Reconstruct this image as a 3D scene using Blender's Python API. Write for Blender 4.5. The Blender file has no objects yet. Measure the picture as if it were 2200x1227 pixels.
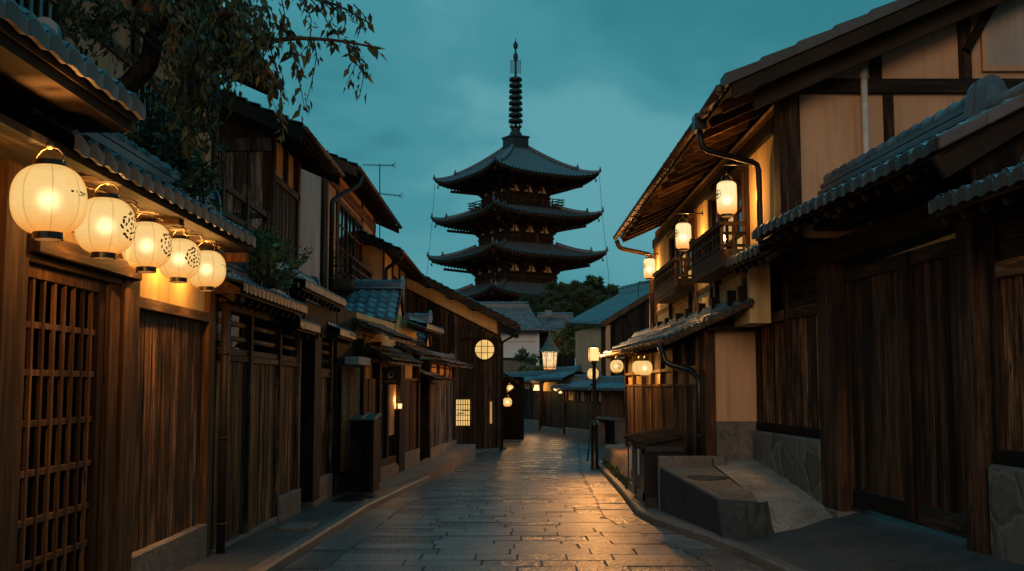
import bpy, bmesh, math, random
from mathutils import Vector, Matrix
from math import sin, cos, pi, radians, sqrt, atan2
R = random.Random(11)
SC = bpy.context.scene
COL = SC.collection
SKYLOC = (8.363393051563104, 7.284527721220261, 1.2439350625378225)
F = 2350.0; PITCH = math.atan(216.5 / F); EYE = 1.6

# ------------------------------------------------------------------ measuring: photo pixel + distance -> point of the place
def ray(u, v):
    x = (u - 1100) / F; y = (613.5 - v) / F
    return Vector((x, cos(PITCH) - y * sin(PITCH), sin(PITCH) + y * cos(PITCH)))
def at(u, v, Y):
    d = ray(u, v); return Vector((0, 0, EYE)) + d * (Y / d.y)

def lerp(a, b, t): return a + (b - a) * t
def interp(tab, x):
    if x <= tab[0][0]: return tab[0][1]
    for (a, va), (b, vb) in zip(tab, tab[1:]):
        if x <= b: return lerp(va, vb, (x - a) / (b - a))
    return tab[-1][1]
def zg(y):                                    # height of the street along its length (it falls away from the camera)
    return interp([(-60, .9), (0, 0), (28, -.56), (33, -.62), (40, -.64), (400, -.7)], y)
KLT = [(-6, -2.38), (5, -2.36), (10.7, -2.32), (17.6, -2.25), (25, -1.85), (33, -1.42), (36, -1.1), (39, -.3), (40, .1)]
KRT = [(-6, 2.75), (8, 2.7), (10.7, 2.58), (12.6, 2.44), (16.1, 1.84), (20.9, 2.03), (29.4, 2.3), (31, 2.45), (45, 3.2)]
def kl(y): return interp(KLT, y)
def kr(y): return interp(KRT, y)

# ------------------------------------------------------------------ mesh collector
class MB:
    def __init__(s): s.v = []; s.f = []; s.r = []; s.sm = []; s.st = []
    def face(s, pts, r=None, sm=False):
        n = len(s.v); s.v += [tuple(p) for p in pts]; s.f.append(tuple(range(n, n + len(pts))))
        s.r.append(R.random() if r is None else r); s.sm.append(sm)
    def raw(s, pts, faces, r=None, sm=False):
        n = len(s.v); s.st.append((n, len(s.f))); s.v += [tuple(p) for p in pts]
        rr = R.random() if r is None else r
        for f in faces: s.f.append(tuple(n + i for i in f)); s.r.append(rr); s.sm.append(sm)
    def hexa(s, p, r=None):                   # 8 corners: bottom 4 (ring), top 4 (ring)
        s.raw(p, [(0, 3, 2, 1), (4, 5, 6, 7), (0, 1, 5, 4), (1, 2, 6, 5), (2, 3, 7, 6), (3, 0, 4, 7)], r)
    def box(s, a, b, r=None, fr=None):
        (x0, y0, z0), (x1, y1, z1) = a, b
        p = [(x0, y0, z0), (x1, y0, z0), (x1, y1, z0), (x0, y1, z0), (x0, y0, z1), (x1, y0, z1), (x1, y1, z1), (x0, y1, z1)]
        s.hexa([fr(*q) for q in p] if fr else p, r)
    def beam(s, p0, p1, w, h, r=None, up=(0, 0, 1)):
        p0 = Vector(p0); p1 = Vector(p1); d = (p1 - p0).normalized(); up = Vector(up)
        if abs(d.dot(up)) > .98: up = Vector((0, 1, 0))
        a = d.cross(up).normalized() * (w / 2); b = a.cross(d).normalized() * (h / 2)
        s.hexa([p0 - a - b, p0 + a - b, p0 + a + b, p0 - a + b, p1 - a - b, p1 + a - b, p1 + a + b, p1 - a + b], r)
    def tube(s, pts, rad, n=8, r=None, cap=True):
        pts = [Vector(p) for p in pts]
        rads = rad if isinstance(rad, (list, tuple)) else [rad] * len(pts)
        V = []; Fc = []; prev = None
        for i, p in enumerate(pts):
            d = (pts[min(i + 1, len(pts) - 1)] - pts[max(i - 1, 0)])
            d = d.normalized() if d.length > 1e-9 else Vector((0, 0, 1))
            if prev is None:
                a = d.cross(Vector((0, 0, 1)) if abs(d.z) < .9 else Vector((1, 0, 0))).normalized()
            else:
                a = (prev - d * prev.dot(d)).normalized()
            prev = a; b = d.cross(a)
            V += [p + (a * cos(2 * pi * k / n) + b * sin(2 * pi * k / n)) * rads[i] for k in range(n)]
        for i in range(len(pts) - 1):
            for k in range(n):
                Fc.append((i * n + k, i * n + (k + 1) % n, (i + 1) * n + (k + 1) % n, (i + 1) * n + k))
        if cap: Fc += [tuple(range(n))[::-1], tuple((len(pts) - 1) * n + k for k in range(n))]
        s.raw(V, Fc, r, True)
    def lathe(s, prof, c=(0, 0, 0), n=24, r=None, sm=True, ang0=0.0):
        V = []; Fc = []
        for (rad, z) in prof:
            V += [(c[0] + rad * cos(ang0 + 2 * pi * k / n), c[1] + rad * sin(ang0 + 2 * pi * k / n), c[2] + z) for k in range(n)]
        for i in range(len(prof) - 1):
            for k in range(n):
                Fc.append((i * n + k, i * n + (k + 1) % n, (i + 1) * n + (k + 1) % n, (i + 1) * n + k))
        s.raw(V, Fc, r, sm)
    def prism(s, poly, vec, r=None):          # poly: planar ring of points, extruded by vec
        n = len(poly); poly = [Vector(p) for p in poly]; vec = Vector(vec)
        fs = [tuple(range(n))[::-1], tuple(range(n, 2 * n))] + [(k, (k + 1) % n, n + (k + 1) % n, n + k) for k in range(n)]
        s.raw(poly + [p + vec for p in poly], fs, r)
    def sphere(s, c, rad, n=12, m=8, r=None, sq=(1, 1, 1)):
        prof = [(rad * sin(pi * i / m), -rad * cos(pi * i / m)) for i in range(m + 1)]
        k = len(s.v); s.lathe([(max(a, 1e-4), b) for a, b in prof], (0, 0, 0), n, r)
        for i in range(k, len(s.v)):
            x, y, z = s.v[i]; s.v[i] = (c[0] + x * sq[0], c[1] + y * sq[1], c[2] + z * sq[2])
    def each(s, name, mat, parent=None, bevel=0):      # every primitive becomes a part of its own
        o = None; st = s.st + [(len(s.v), len(s.f))]
        for (v0, f0), (v1, f1) in zip(st, st[1:]):
            m = MB(); m.v = s.v[v0:v1]; m.f = [tuple(i - v0 for i in f) for f in s.f[f0:f1]]; m.r = s.r[f0:f1]; m.sm = s.sm[f0:f1]
            o = m.build(name, mat, parent, bevel)
        return o
    def build(s, name, mat, parent=None, bevel=0, origin=None):
        o0 = parent['_o'] if parent is not None and '_o' in parent else (origin or (0, 0, 0))
        me = bpy.data.meshes.new(name)
        me.from_pydata([(x - o0[0], y - o0[1], z - o0[2]) for x, y, z in s.v], [], s.f)
        a = me.attributes.new('rnd', 'FLOAT', 'FACE'); a.data.foreach_set('value', s.r)
        me.polygons.foreach_set('use_smooth', s.sm)
        me.materials.append(mat); me.update()
        bm = bmesh.new(); bm.from_mesh(me); bmesh.ops.recalc_face_normals(bm, faces=bm.faces); bm.to_mesh(me); bm.free()
        o = bpy.data.objects.new(name, me); COL.objects.link(o)
        if parent is not None:
            o.parent = parent; o['_o'] = o0
        else: o.location = o0; o['_o'] = o0
        if bevel:
            m = o.modifiers.new('edge', 'BEVEL'); m.width = bevel; m.segments = 1; m.limit_method = 'ANGLE'; m.angle_limit = radians(50)
        return o

def tag(o, label=None, cat=None, group=None, kind=None):
    if label: o['label'] = label
    if cat: o['category'] = cat
    if group: o['group'] = group
    if kind: o['kind'] = kind
    return o
def thing(name, loc, label, cat, group=None):
    o = bpy.data.objects.new(name, None); COL.objects.link(o); o.location = loc; o['_o'] = tuple(loc)
    o.empty_display_size = .2
    return tag(o, label, cat, group)
def copy_tree(o, parent=None):
    c = o.copy(); COL.objects.link(c)
    if parent is not None: c.parent = parent
    for ch in [x for x in SC.objects if x.parent == o]: copy_tree(ch, c)
    return c
def point(name, loc, watts, col=(1, .45, .11), rad=.05, parent=None):
    l = bpy.data.lights.new(name, 'POINT'); l.energy = watts; l.color = col; l.shadow_soft_size = rad
    o = bpy.data.objects.new(name, l); COL.objects.link(o)
    if parent is not None: o.parent = parent; loc = Vector(loc) - Vector(parent['_o'])
    o.location = loc; return o

# wall frames: s runs away from the camera along the wall, n points out to the street, z up
def frame(x0, slope, sign):
    return lambda s, n, z: (x0 + slope * s + sign * n, s - slope * sign * n, z)
def facing(x0, y0, yaw=0):                    # a wall that faces the camera: s runs to the right, n towards the camera
    c, sn = cos(yaw), sin(yaw)
    return lambda s, n, z: (x0 + s * c + n * sn, y0 + s * sn - n * c, z)

# ------------------------------------------------------------------ materials
MATS = {}
class NT:
    def __init__(s, name):
        m = bpy.data.materials.new(name); m.use_nodes = True; s.m = m; s.t = m.node_tree; s.t.nodes.clear()
        s.out = s.n('ShaderNodeOutputMaterial')
    def n(s, typ, **kw):
        nd = s.t.nodes.new(typ)
        for k, v in kw.items():
            if k in nd.inputs: nd.inputs[k].default_value = v
            else: setattr(nd, k, v)
        return nd
    def l(s, a, b): s.t.links.new(a, b)
    def noise(s, vec, scale, detail=4, rough=.55):
        nd = s.n('ShaderNodeTexNoise'); nd.inputs['Scale'].default_value = scale; nd.inputs['Detail'].default_value = detail
        nd.inputs['Roughness'].default_value = rough; s.l(vec, nd.inputs['Vector']); return nd.outputs['Fac']
    def ramp(s, fac, stops):
        nd = s.n('ShaderNodeValToRGB'); e = nd.color_ramp.elements
        while len(e) < len(stops): e.new(.5)
        for i, (p, c) in enumerate(stops):
            e[i].position = p; e[i].color = (*c, 1) if len(c) == 3 else c
        s.l(fac, nd.inputs['Fac']); return nd.outputs['Color']
    def math(s, op, a, b=None, c=None):
        nd = s.n('ShaderNodeMath', operation=op)
        for i, x in enumerate((a, b, c)):
            if x is None: continue
            if isinstance(x, (int, float)): nd.inputs[i].default_value = x
            else: s.l(x, nd.inputs[i])
        return nd.outputs[0]
    def mix(s, fac, a, b, mode='MIX'):
        nd = s.n('ShaderNodeMix', data_type='RGBA', blend_type=mode)
        for i, x in ((0, fac), (6, a), (7, b)):
            if isinstance(x, (int, float)): nd.inputs[i].default_value = x
            elif isinstance(x, tuple): nd.inputs[i].default_value = (*x, 1)
            else: s.l(x, nd.inputs[i])
        return nd.outputs[2]
    def coord(s, scale=(1, 1, 1), which='Object'):
        tc = s.n('ShaderNodeTexCoord'); mp = s.n('ShaderNodeMapping'); mp.inputs['Scale'].default_value = scale
        s.l(tc.outputs[which], mp.inputs['Vector']); return mp.outputs['Vector']
    def rnd(s):
        a = s.n('ShaderNodeAttribute', attribute_name='rnd'); return a.outputs['Fac']
    def shifted(s, vec, amt=7.3):              # per-piece offset so no two boards share one grain
        a = s.n('ShaderNodeVectorMath', operation='ADD'); m = s.math('MULTIPLY', s.rnd(), amt)
        cb = s.n('ShaderNodeCombineXYZ'); s.l(m, cb.inputs[0]); s.l(s.math('MULTIPLY', m, 1.7), cb.inputs[2])
        s.l(m, cb.inputs[1]); s.l(vec, a.inputs[0]); s.l(cb.outputs[0], a.inputs[1]); return a.outputs[0]
    def bump(s, h, strength=.3, dist=.01):
        b = s.n('ShaderNodeBump'); b.inputs['Strength'].default_value = strength; b.inputs['Distance'].default_value = dist
        s.l(h, b.inputs['Height']); return b.outputs['Normal']
    def bsdf(s, col, rough=.6, normal=None, metal=0, spec=.5, coat=0):
        b = s.n('ShaderNodeBsdfPrincipled')
        for k, x in (('Base Color', col), ('Roughness', rough)):
            if isinstance(x, (int, float)): b.inputs[k].default_value = x
            elif isinstance(x, tuple): b.inputs[k].default_value = (*x, 1)
            else: s.l(x, b.inputs[k])
        b.inputs['Metallic'].default_value = metal; b.inputs['Specular IOR Level'].default_value = spec
        if coat: b.inputs['Coat Weight'].default_value = coat; b.inputs['Coat Roughness'].default_value = .22
        if normal is not None: s.l(normal, b.inputs['Normal'])
        s.l(b.outputs[0], s.out.inputs['Surface']); return b
def sc3(c, k): return tuple(x * k for x in c)

def wood(name, dark, light, grain='z', stain=.5, rough=.72, lo=.37, hi=.66):
    t = NT(name); S = {'z': (9, 9, .55), 'y': (9, .55, 9), 'x': (.55, 9, 9)}[grain]
    v = t.shifted(t.coord(S)); v1 = t.shifted(t.coord((1, 1, 1)), 3.1)
    g = t.noise(v, 2.4, 7, .68); fine = t.noise(v, 14, 3, .6); big = t.noise(t.shifted(t.coord({'z': (3, 3, .6), 'y': (3, .6, 3), 'x': (.6, 3, 3)}[grain]), 5.7), 1.3, 4, .6)
    c = t.ramp(g, [(lo, dark), ((lo + hi) / 2, tuple(lerp(a, b, .32) for a, b in zip(dark, light))), (hi, light)])
    k = t.math('ADD', .28, t.math('MULTIPLY', t.rnd(), 1.5))
    kk = t.n('ShaderNodeCombineColor'); [t.l(k, kk.inputs[i]) for i in range(3)]
    c = t.mix(1.0, c, kk.outputs[0], 'MULTIPLY')
    sm = t.ramp(big, [(.44, (0, 0, 0)), (.58, (1, 1, 1))])
    c = t.mix(t.math('MULTIPLY', sm, min(1, stain * 1.5)), c, sc3(dark, .55))
    kn = t.n('ShaderNodeTexVoronoi', feature='F1'); kn.inputs['Scale'].default_value = 1.0     # knots
    t.l(t.shifted(t.coord({'z': (7, 7, 2.2), 'y': (7, 2.2, 7), 'x': (2.2, 7, 7)}[grain]), 11.3), kn.inputs['Vector'])
    c = t.mix(t.ramp(kn.outputs['Distance'], [(.07, (.85, .85, .85)), (.14, (0, 0, 0))]), c, sc3(dark, .5))
    h = t.math('ADD', g, t.math('MULTIPLY', fine, .4))
    t.bsdf(c, t.math('ADD', rough - .1, t.math('MULTIPLY', fine, .25)), t.bump(h, .6, .008), spec=.12)
    MATS[name] = t.m; return t.m
def plaster(name, col, var=.25, stain=(.5, .42, .34), rough=.9):
    t = NT(name); v = t.coord(); a = t.noise(v, .9, 5, .6); b = t.noise(t.coord((3, 3, .35)), 1.6, 4, .6); f = t.noise(v, 70, 3, .6)
    c = t.ramp(a, [(.3, sc3(col, 1 - var)), (.7, col)])
    c = t.mix(t.ramp(b, [(.5, (0, 0, 0)), (.75, (.55, .55, .55))]), c, tuple(x * y * 1.3 for x, y in zip(col, stain)))
    s2 = t.noise(t.coord((5, 5, .25)), 1.1, 5, .7); c = t.mix(t.ramp(s2, [(.5, (0, 0, 0)), (.66, (.5, .5, .5))]), c, tuple(x * y for x, y in zip(col, stain)))
    t.bsdf(c, rough, t.bump(t.math('ADD', f, t.math('MULTIPLY', a, .6)), .25, .004), spec=.2); MATS[name] = t.m; return t.m
def concrete(name, col, var=.4, rough=.75, scale=1.0):
    t = NT(name); v = t.coord(); a = t.noise(v, 1.3 * scale, 6, .65); b = t.noise(v, 9 * scale, 6, .68); f = t.noise(v, 55, 4, .75)
    c = t.ramp(a, [(.3, sc3(col, 1 - var)), (.52, sc3(col, .85)), (.75, sc3(col, 1.15))])
    c = t.mix(t.ramp(b, [(.45, (0, 0, 0)), (.66, (.7, .7, .7))]), c, sc3(col, .4))
    sp = t.noise(v, 34, 3, .8); c = t.mix(t.ramp(sp, [(.40, (.75, .75, .75)), (.52, (0, 0, 0))]), c, sc3(col, .45)); c = t.mix(t.ramp(sp, [(.58, (0, 0, 0)), (.72, (.7, .7, .7))]), c, sc3(col, 1.7))
    vo = t.n('ShaderNodeTexVoronoi', feature='DISTANCE_TO_EDGE'); vo.inputs['Scale'].default_value = .75; wv = t.n('ShaderNodeVectorMath', operation='ADD'); nw = t.n('ShaderNodeTexNoise'); nw.inputs['Scale'].default_value = 3; nw.inputs['Detail'].default_value = 5
    t.l(v, nw.inputs['Vector']); t.l(v, wv.inputs[0]); t.l(nw.outputs['Color'], wv.inputs[1]); t.l(wv.outputs[0], vo.inputs['Vector'])
    c = t.mix(t.ramp(vo.outputs['Distance'], [(0.0, (.8, .8, .8)), (.012, (0, 0, 0))]), c, sc3(col, .25))
    t.bsdf(c, t.math('ADD', rough - .15, t.math('MULTIPLY', a, .3)), t.bump(t.math('ADD', f, t.math('MULTIPLY', b, 1.2)), .6, .008), spec=.25)
    MATS[name] = t.m; return t.m
def tilemat(name, col, rough=.42):
    t = NT(name); v = t.shifted(t.coord(), 5); a = t.noise(v, 4, 4, .6); f = t.noise(v, 60, 2, .6)
    k = t.math('ADD', .6, t.math('MULTIPLY', t.rnd(), .75))
    kk = t.n('ShaderNodeCombineColor'); [t.l(k, kk.inputs[i]) for i in range(3)]
    c = t.mix(1.0, t.ramp(a, [(.3, sc3(col, .65)), (.7, sc3(col, 1.15))]), kk.outputs[0], 'MULTIPLY')
    t.bsdf(c, t.math('ADD', rough - .1, t.math('MULTIPLY', a, .3)), t.bump(f, .12, .003), spec=.5); MATS[name] = t.m; return t.m
def plain(name, col, rough=.5, metal=0, spec=.5, var=.25, sc=8):
    t = NT(name); a = t.noise(t.coord(), sc, 4, .6)
    t.bsdf(t.ramp(a, [(.3, sc3(col, 1 - var)), (.7, sc3(col, 1 + var * .4))]), rough, t.bump(a, .08, .003), metal, spec); MATS[name] = t.m; return t.m
def leafmat(name, a, b, rough=.5):
    t = NT(name); c = t.ramp(t.rnd(), [(.05, a), (.6, tuple(lerp(x, y, .5) for x, y in zip(a, b))), (.97, b)])
    p = t.bsdf(c, rough, spec=.3)
    tr = t.n('ShaderNodeBsdfTranslucent'); t.l(c, tr.inputs['Color'])
    mx = t.n('ShaderNodeMixShader'); mx.inputs[0].default_value = .25
    t.l(p.outputs[0], mx.inputs[1]); t.l(tr.outputs[0], mx.inputs[2]); t.l(mx.outputs[0], t.out.inputs['Surface'])
    MATS[name] = t.m; return t.m
def glow(name, col, strength, var=.15, sc=3):
    t = NT(name); a = t.noise(t.coord(), sc, 2, .5)
    e = t.n('ShaderNodeEmission'); e.inputs['Strength'].default_value = strength
    t.l(t.ramp(a, [(.3, sc3(col, 1 - var)), (.7, col)]), e.inputs['Color']); t.l(e.outputs[0], t.out.inputs['Surface'])
    MATS[name] = t.m; return t.m
def paper(name, col, strength, clear, ribs, seams, low=.62, ang=0.0):
    """lantern paper: lit from inside by its bulb, a little of whose light goes straight through the thin paper"""
    t = NT(name); tc = t.n('ShaderNodeTexCoord'); sx = t.n('ShaderNodeSeparateXYZ'); t.l(tc.outputs['Object'], sx.inputs[0])
    z = sx.outputs[2]; r2 = t.math('ADD', t.math('MULTIPLY', sx.outputs[0], sx.outputs[0]), t.math('MULTIPLY', sx.outputs[1], sx.outputs[1]))
    rib = t.math('ABSOLUTE', t.math('SINE', t.math('MULTIPLY', z, ribs)))
    rib = t.ramp(rib, [(.0, (.80, .78, .72)), (.35, (1, 1, 1))])
    an = t.math('ADD', t.math('ARCTAN2', sx.outputs[1], sx.outputs[0]), ang)
    sm = t.math('ABSOLUTE', t.math('SINE', t.math('MULTIPLY', an, seams / 2)))
    sm = t.ramp(sm, [(.0, (.72, .6, .45)), (.06, (.8, .7, .55)), (.13, (1, 1, 1))])
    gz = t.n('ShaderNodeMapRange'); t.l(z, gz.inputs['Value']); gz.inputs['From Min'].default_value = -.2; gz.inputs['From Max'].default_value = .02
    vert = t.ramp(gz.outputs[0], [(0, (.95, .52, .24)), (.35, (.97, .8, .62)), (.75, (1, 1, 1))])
    fib = t.ramp(t.noise(t.coord(), 16, 4, .6), [(.3, (.94, .92, .88)), (.7, (1, 1, 1))])
    lw = t.n('ShaderNodeLayerWeight'); lw.inputs['Blend'].default_value = .5
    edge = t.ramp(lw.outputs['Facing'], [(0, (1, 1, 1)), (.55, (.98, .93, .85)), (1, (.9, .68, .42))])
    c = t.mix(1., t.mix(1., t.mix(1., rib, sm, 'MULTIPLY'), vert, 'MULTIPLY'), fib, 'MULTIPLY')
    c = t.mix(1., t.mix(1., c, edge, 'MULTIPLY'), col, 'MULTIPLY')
    e = t.n('ShaderNodeEmission'); e.inputs['Strength'].default_value = strength; t.l(c, e.inputs['Color'])
    tr = t.n('ShaderNodeBsdfTransparent'); tr.inputs['Color'].default_value = (1, .93, .8, 1)
    mx = t.n('ShaderNodeMixShader'); mx.inputs[0].default_value = clear
    t.l(e.outputs[0], mx.inputs[1]); t.l(tr.outputs[0], mx.inputs[2]); t.l(mx.outputs[0], t.out.inputs['Surface'])
    MATS[name] = t.m; return t.m

W_OLD = wood('weathered_wood', (.010, .0062, .0044), (.36, .175, .078), 'z', .5)
W_OLD_Y = wood('weathered_wood_y', (.03, .02, .013), (.17, .1, .058), 'y', .3)
W_OLD_X = wood('weathered_wood_x', (.03, .02, .013), (.17, .1, .058), 'x', .3)
W_BRN = wood('brown_wood', (.03, .015, .008), (.17, .078, .034), 'z', .2, lo=.33, hi=.7)
W_BRN_X = wood('brown_wood_x', (.03, .015, .008), (.2, .095, .042), 'x', .1, lo=.33, hi=.7)
W_BRN_Y = wood('brown_wood_y', (.05, .027, .014), (.22, .125, .065), 'y', .25)
W_DRK = wood('dark_wood', (.008, .005, .0035), (.07, .036, .018), 'z', .4, lo=.36, hi=.66)
W_HSE = wood('house_board', (.012, .0085, .006), (.12, .072, .045), 'z', .3, lo=.33, hi=.7)
W_DRK_Y = wood('dark_wood_y', (.010, .008, .006), (.055, .036, .023), 'y', .3)
W_DRK_X = wood('dark_wood_x', (.010, .008, .006), (.055, .036, .023), 'x', .3)
W_GRY = wood('grey_wood', (.03, .025, .021), (.27, .215, .17), 'z', .6)
W_RED = wood('red_wood', (.05, .025, .015), (.17, .08, .045), 'y', .3)
P_OCH = plaster('ochre_plaster', (.62, .43, .2))
P_TAN = plaster('tan_plaster', (.56, .33, .19))
P_GRY = plaster('grey_plaster', (.42, .36, .32))
P_WHT = plaster('white_plaster', (.6, .6, .58), .15, (.7, .7, .7))
C_PLN = concrete('plinth_concrete', (.2, .165, .14))
C_DRK = concrete('dark_concrete', (.05, .052, .05), .6)
C_MID = concrete('grey_concrete', (.16, .14, .125), .45)
C_STN = concrete('kerb_stone', (.2, .16, .13), .5, .5, 2.5)
TILE = tilemat('roof_tile', (.062, .10, .125), .32); TILE_T = tilemat('teal_roof_tile', (.12, .205, .245), .3)
TILE_P = tilemat('pagoda_tile', (.075, .10, .112), .42)
TILE_E = tilemat('pale_eave_tile', (.11, .085, .078), .45); TILE_G = tilemat('lamplit_eave_tile', (.3, .22, .13), .5); TILE_D = tilemat('eave_tile', (.036, .033, .031), .45)  # TILE_G: eave tile with gold lamplight put into its colour
BRONZE = plain('dark_bronze', (.02, .022, .022), .5, .3)
METAL = plain('dark_metal', (.035, .033, .03), .4, .7)
COPPER = plain('brown_copper', (.10, .055, .032), .55, .5, var=.4)
GREENC = plain('green_copper', (.055, .105, .11), .7, 0, var=.35)
BLACK = plain('black_lacquer', (.012, .009, .008), .3)
GLASS = plain('dark_glass', (.012, .016, .018), .08, 0, .8, var=.1, sc=2)
BEAM = plain('dark_beam', (.032, .019, .011), .75, spec=.15, var=.55, sc=1.3)
PIPE = plain('brown_pipe', (.04, .024, .014), .5, spec=.3, var=.3)
WIRE = plain('lantern_wire', (.2, .13, .06), .5, .2)
BAMB = wood('bamboo_pole', (.09, .06, .03), (.26, .17, .085), 'y', .2)
WHITEPIPE = plain('cream_pipe', (.55, .5, .44), .5)
# ------------------------------------------------------------------ generators
def tiles(mb, fr, s0, s1, n0, z0, n1, z1, tw=.27, course=.24, amp=.026, lip=.07, dz=0.0, sag=0.0):
    """one slope of wavy clay tiles, every tile its own set of faces; dz lets the eave rise along s"""
    cnt = max(1, round(abs(s1 - s0) / tw)); L = sqrt((n1 - n0) ** 2 + (z1 - z0) ** 2); nc = max(1, round(L / course)); K = 6
    w = lambda t: amp * (sin(2 * pi * t) + .22 * sin(4 * pi * t + .6))
    def P(i, j, b, up):
        t = i + j / K; s = lerp(s0, s1, t / cnt)
        return fr(s, lerp(n0, n1, b), lerp(z0, z1, b) - sag * 4 * b * (1 - b) + dz * (t / cnt) + w(j / K) + up)
    jit = [[(R.uniform(-.007, .007)) for k in range(nc)] for i in range(cnt)]
    for i in range(cnt):
        for k in range(nc):
            b0, b1 = k / nc, (k + 1) / nc; q = jit[i][k]
            pts = [P(i, j, b0, .046 + q) for j in range(K + 1)] + [P(i, j, b1, .004 + q) for j in range(K + 1)] + [P(i, j, b0 + .001, -.005) for j in range(K + 1)]
            m = K + 1
            r = R.random()
            mb.raw(pts[:2 * m], [(j, j + 1, m + j + 1, m + j) for j in range(K)], r, True)
            if k: mb.raw(pts[:m] + pts[2 * m:], [(j, j + 1, m + j + 1, m + j) for j in range(K)], r, False)
def eave_tiles(mb, fr, s0, s1, n0, z0, tw=.27, amp=.026, lip=.075, dz=0.0):
    """the hanging front rims of the lowest course"""
    cnt = max(1, round(abs(s1 - s0) / tw)); K = 6
    w = lambda t: amp * (sin(2 * pi * t) + .22 * sin(4 * pi * t + .6))
    for i in range(cnt):
        A, B, C, D = [], [], [], []
        for j in range(K + 1):
            t = i + j / K; s = lerp(s0, s1, min(t, i + .985) / cnt); z = z0 + dz * t / cnt
            bulge = .012 * sin(pi * j / K)
            A.append(fr(s, n0 + .012, z + w(j / K) + .048)); B.append(fr(s, n0 + .02 + bulge, z + w(j / K) * .8 + .02))
            C.append(fr(s, n0 + .016 + bulge, z - lip + .35 * w(j / K) + .012 * abs(cos(pi * j / K)))); D.append(fr(s, n0 - .01, z - lip * .8 + .35 * w(j / K)))
        m = K + 1; F_ = []
        for row in range(3): F_ += [(row * m + j, row * m + j + 1, (row + 1) * m + j + 1, (row + 1) * m + j) for j in range(K)]
        mb.raw(A + B + C + D, F_, None, False)
def deck(mb, fr, s0, s1, n0, z0, n1, z1, th=.05, drop=.05, dz=0.0):
    mb.hexa([fr(s0, n0, z0 - drop - th), fr(s1, n0, z0 - drop - th + dz), fr(s1, n1, z1 - drop - th + dz), fr(s0, n1, z1 - drop - th),
             fr(s0, n0, z0 - drop), fr(s1, n0, z0 - drop + dz), fr(s1, n1, z1 - drop + dz), fr(s0, n1, z1 - drop)])
def rafters(mb, fr, s0, s1, n0, z0, n1, z1, step=.36, w=.055, h=.07, drop=.14, dz=0.0):
    k = max(1, round((s1 - s0) / step))
    for i in range(k + 1):
        t = i / k; s = lerp(s0 + .06, s1 - .06, t); d = dz * t
        mb.beam(fr(s, n0, z0 - drop + d), fr(s, n1, z1 - drop + d), w, h)
def ridge(mb, fr, s0, s1, n, z, w=.2, layers=3, rad=.085, seg=.3, ends=True, dz=0.0):
    for k in range(layers):
        ww = w * (1 - .12 * k + (.12 if k % 2 == 0 else -.06)) / 2
        mb.hexa([fr(s0, n - ww, z + .045 * k), fr(s1, n - ww, z + .045 * k + dz), fr(s1, n + ww, z + .045 * k + dz), fr(s0, n + ww, z + .045 * k),
                 fr(s0, n - ww, z + .045 * k + .038), fr(s1, n - ww, z + .045 * k + .038 + dz), fr(s1, n + ww, z + .045 * k + .038 + dz), fr(s0, n + ww, z + .045 * k + .038)])
    zt = z + .045 * layers; m = max(1, round(abs(s1 - s0) / seg))
    for i in range(m):
        a, b = lerp(s0, s1, i / m), lerp(s0, s1, (i + 1) / m); za = zt + dz * i / m
        c = lambda t: fr(lerp(a, b, t), n, za + rad * .1)
        mb.tube([c(0), c(.08), c(.8), c(.86), c(1)], [rad * 1.0, rad * 1.0, rad * .93, rad * 1.14, rad * 1.12], 10)
    if ends:
        for s, d in ((s0, -1), (s1, 1)):
            onigawara(mb, fr, s, n, z, w * .62, .045 * layers + rad * 1.9, d * .06)
def onigawara(mb, fr, s, n, z, hw, h, th):
    ring = [(-hw * 1.15, -.02), (hw * 1.15, -.02), (hw * 1.0, h * .45)] + [(hw * .95 * cos(a), h * .5 + h * .52 * sin(a)) for a in [pi * k / 8 for k in range(1, 8)]] + [(-hw * 1.0, h * .45)]
    A = [fr(s, n + x, z + y) for x, y in ring]; B = [fr(s + th, n + x, z + y) for x, y in ring]
    k = len(ring); mb.raw(A + B, [tuple(range(k)), tuple(range(k, 2 * k))] + [(i, (i + 1) % k, k + (i + 1) % k, k + i) for i in range(k)])
    A = [fr(s + th, n + x * .6, z + h * .12 + y * .68) for x, y in ring]; B = [fr(s + th * 1.35, n + x * .5, z + h * .16 + y * .6) for x, y in ring]
    mb.raw(A + B, [tuple(range(k, 2 * k))] + [(i, (i + 1) % k, k + (i + 1) % k, k + i) for i in range(k)])
def boards(mb, fr, s0, s1, n, z0, z1, w=.2, th=.022, jit=.016):
    f0 = z0 if callable(z0) else (lambda s: z0); f1 = z1 if callable(z1) else (lambda s: z1)
    bk = [(a, nn, z) for z in (f0, f1) for a, nn in ((s0 + .004, n - th - .03), (s1 - .004, n - th - .03), (s1 - .004, n - th - .003), (s0 + .004, n - th - .003))]
    mb.hexa([fr(a, nn, z(a)) for a, nn, z in bk], .1)
    s = s0
    while s < s1 - .01:
        e = min(s1, s + w * R.uniform(.72, 1.28))
        if s1 - e < w * .35: e = s1
        d = R.uniform(0, jit); a, b = s + .009, e - .009
        q = .0015
        P = [fr(a, n - th, f0(a)), fr(b, n - th, f0(b)), fr(b, n + d - q, f0(b)), fr(a, n + d - q, f0(a)),
             fr(a, n - th, f1(a)), fr(b, n - th, f1(b)), fr(b, n + d - q, f1(b)), fr(a, n + d - q, f1(a))]
        mb.hexa(P); 
        s = e
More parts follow.
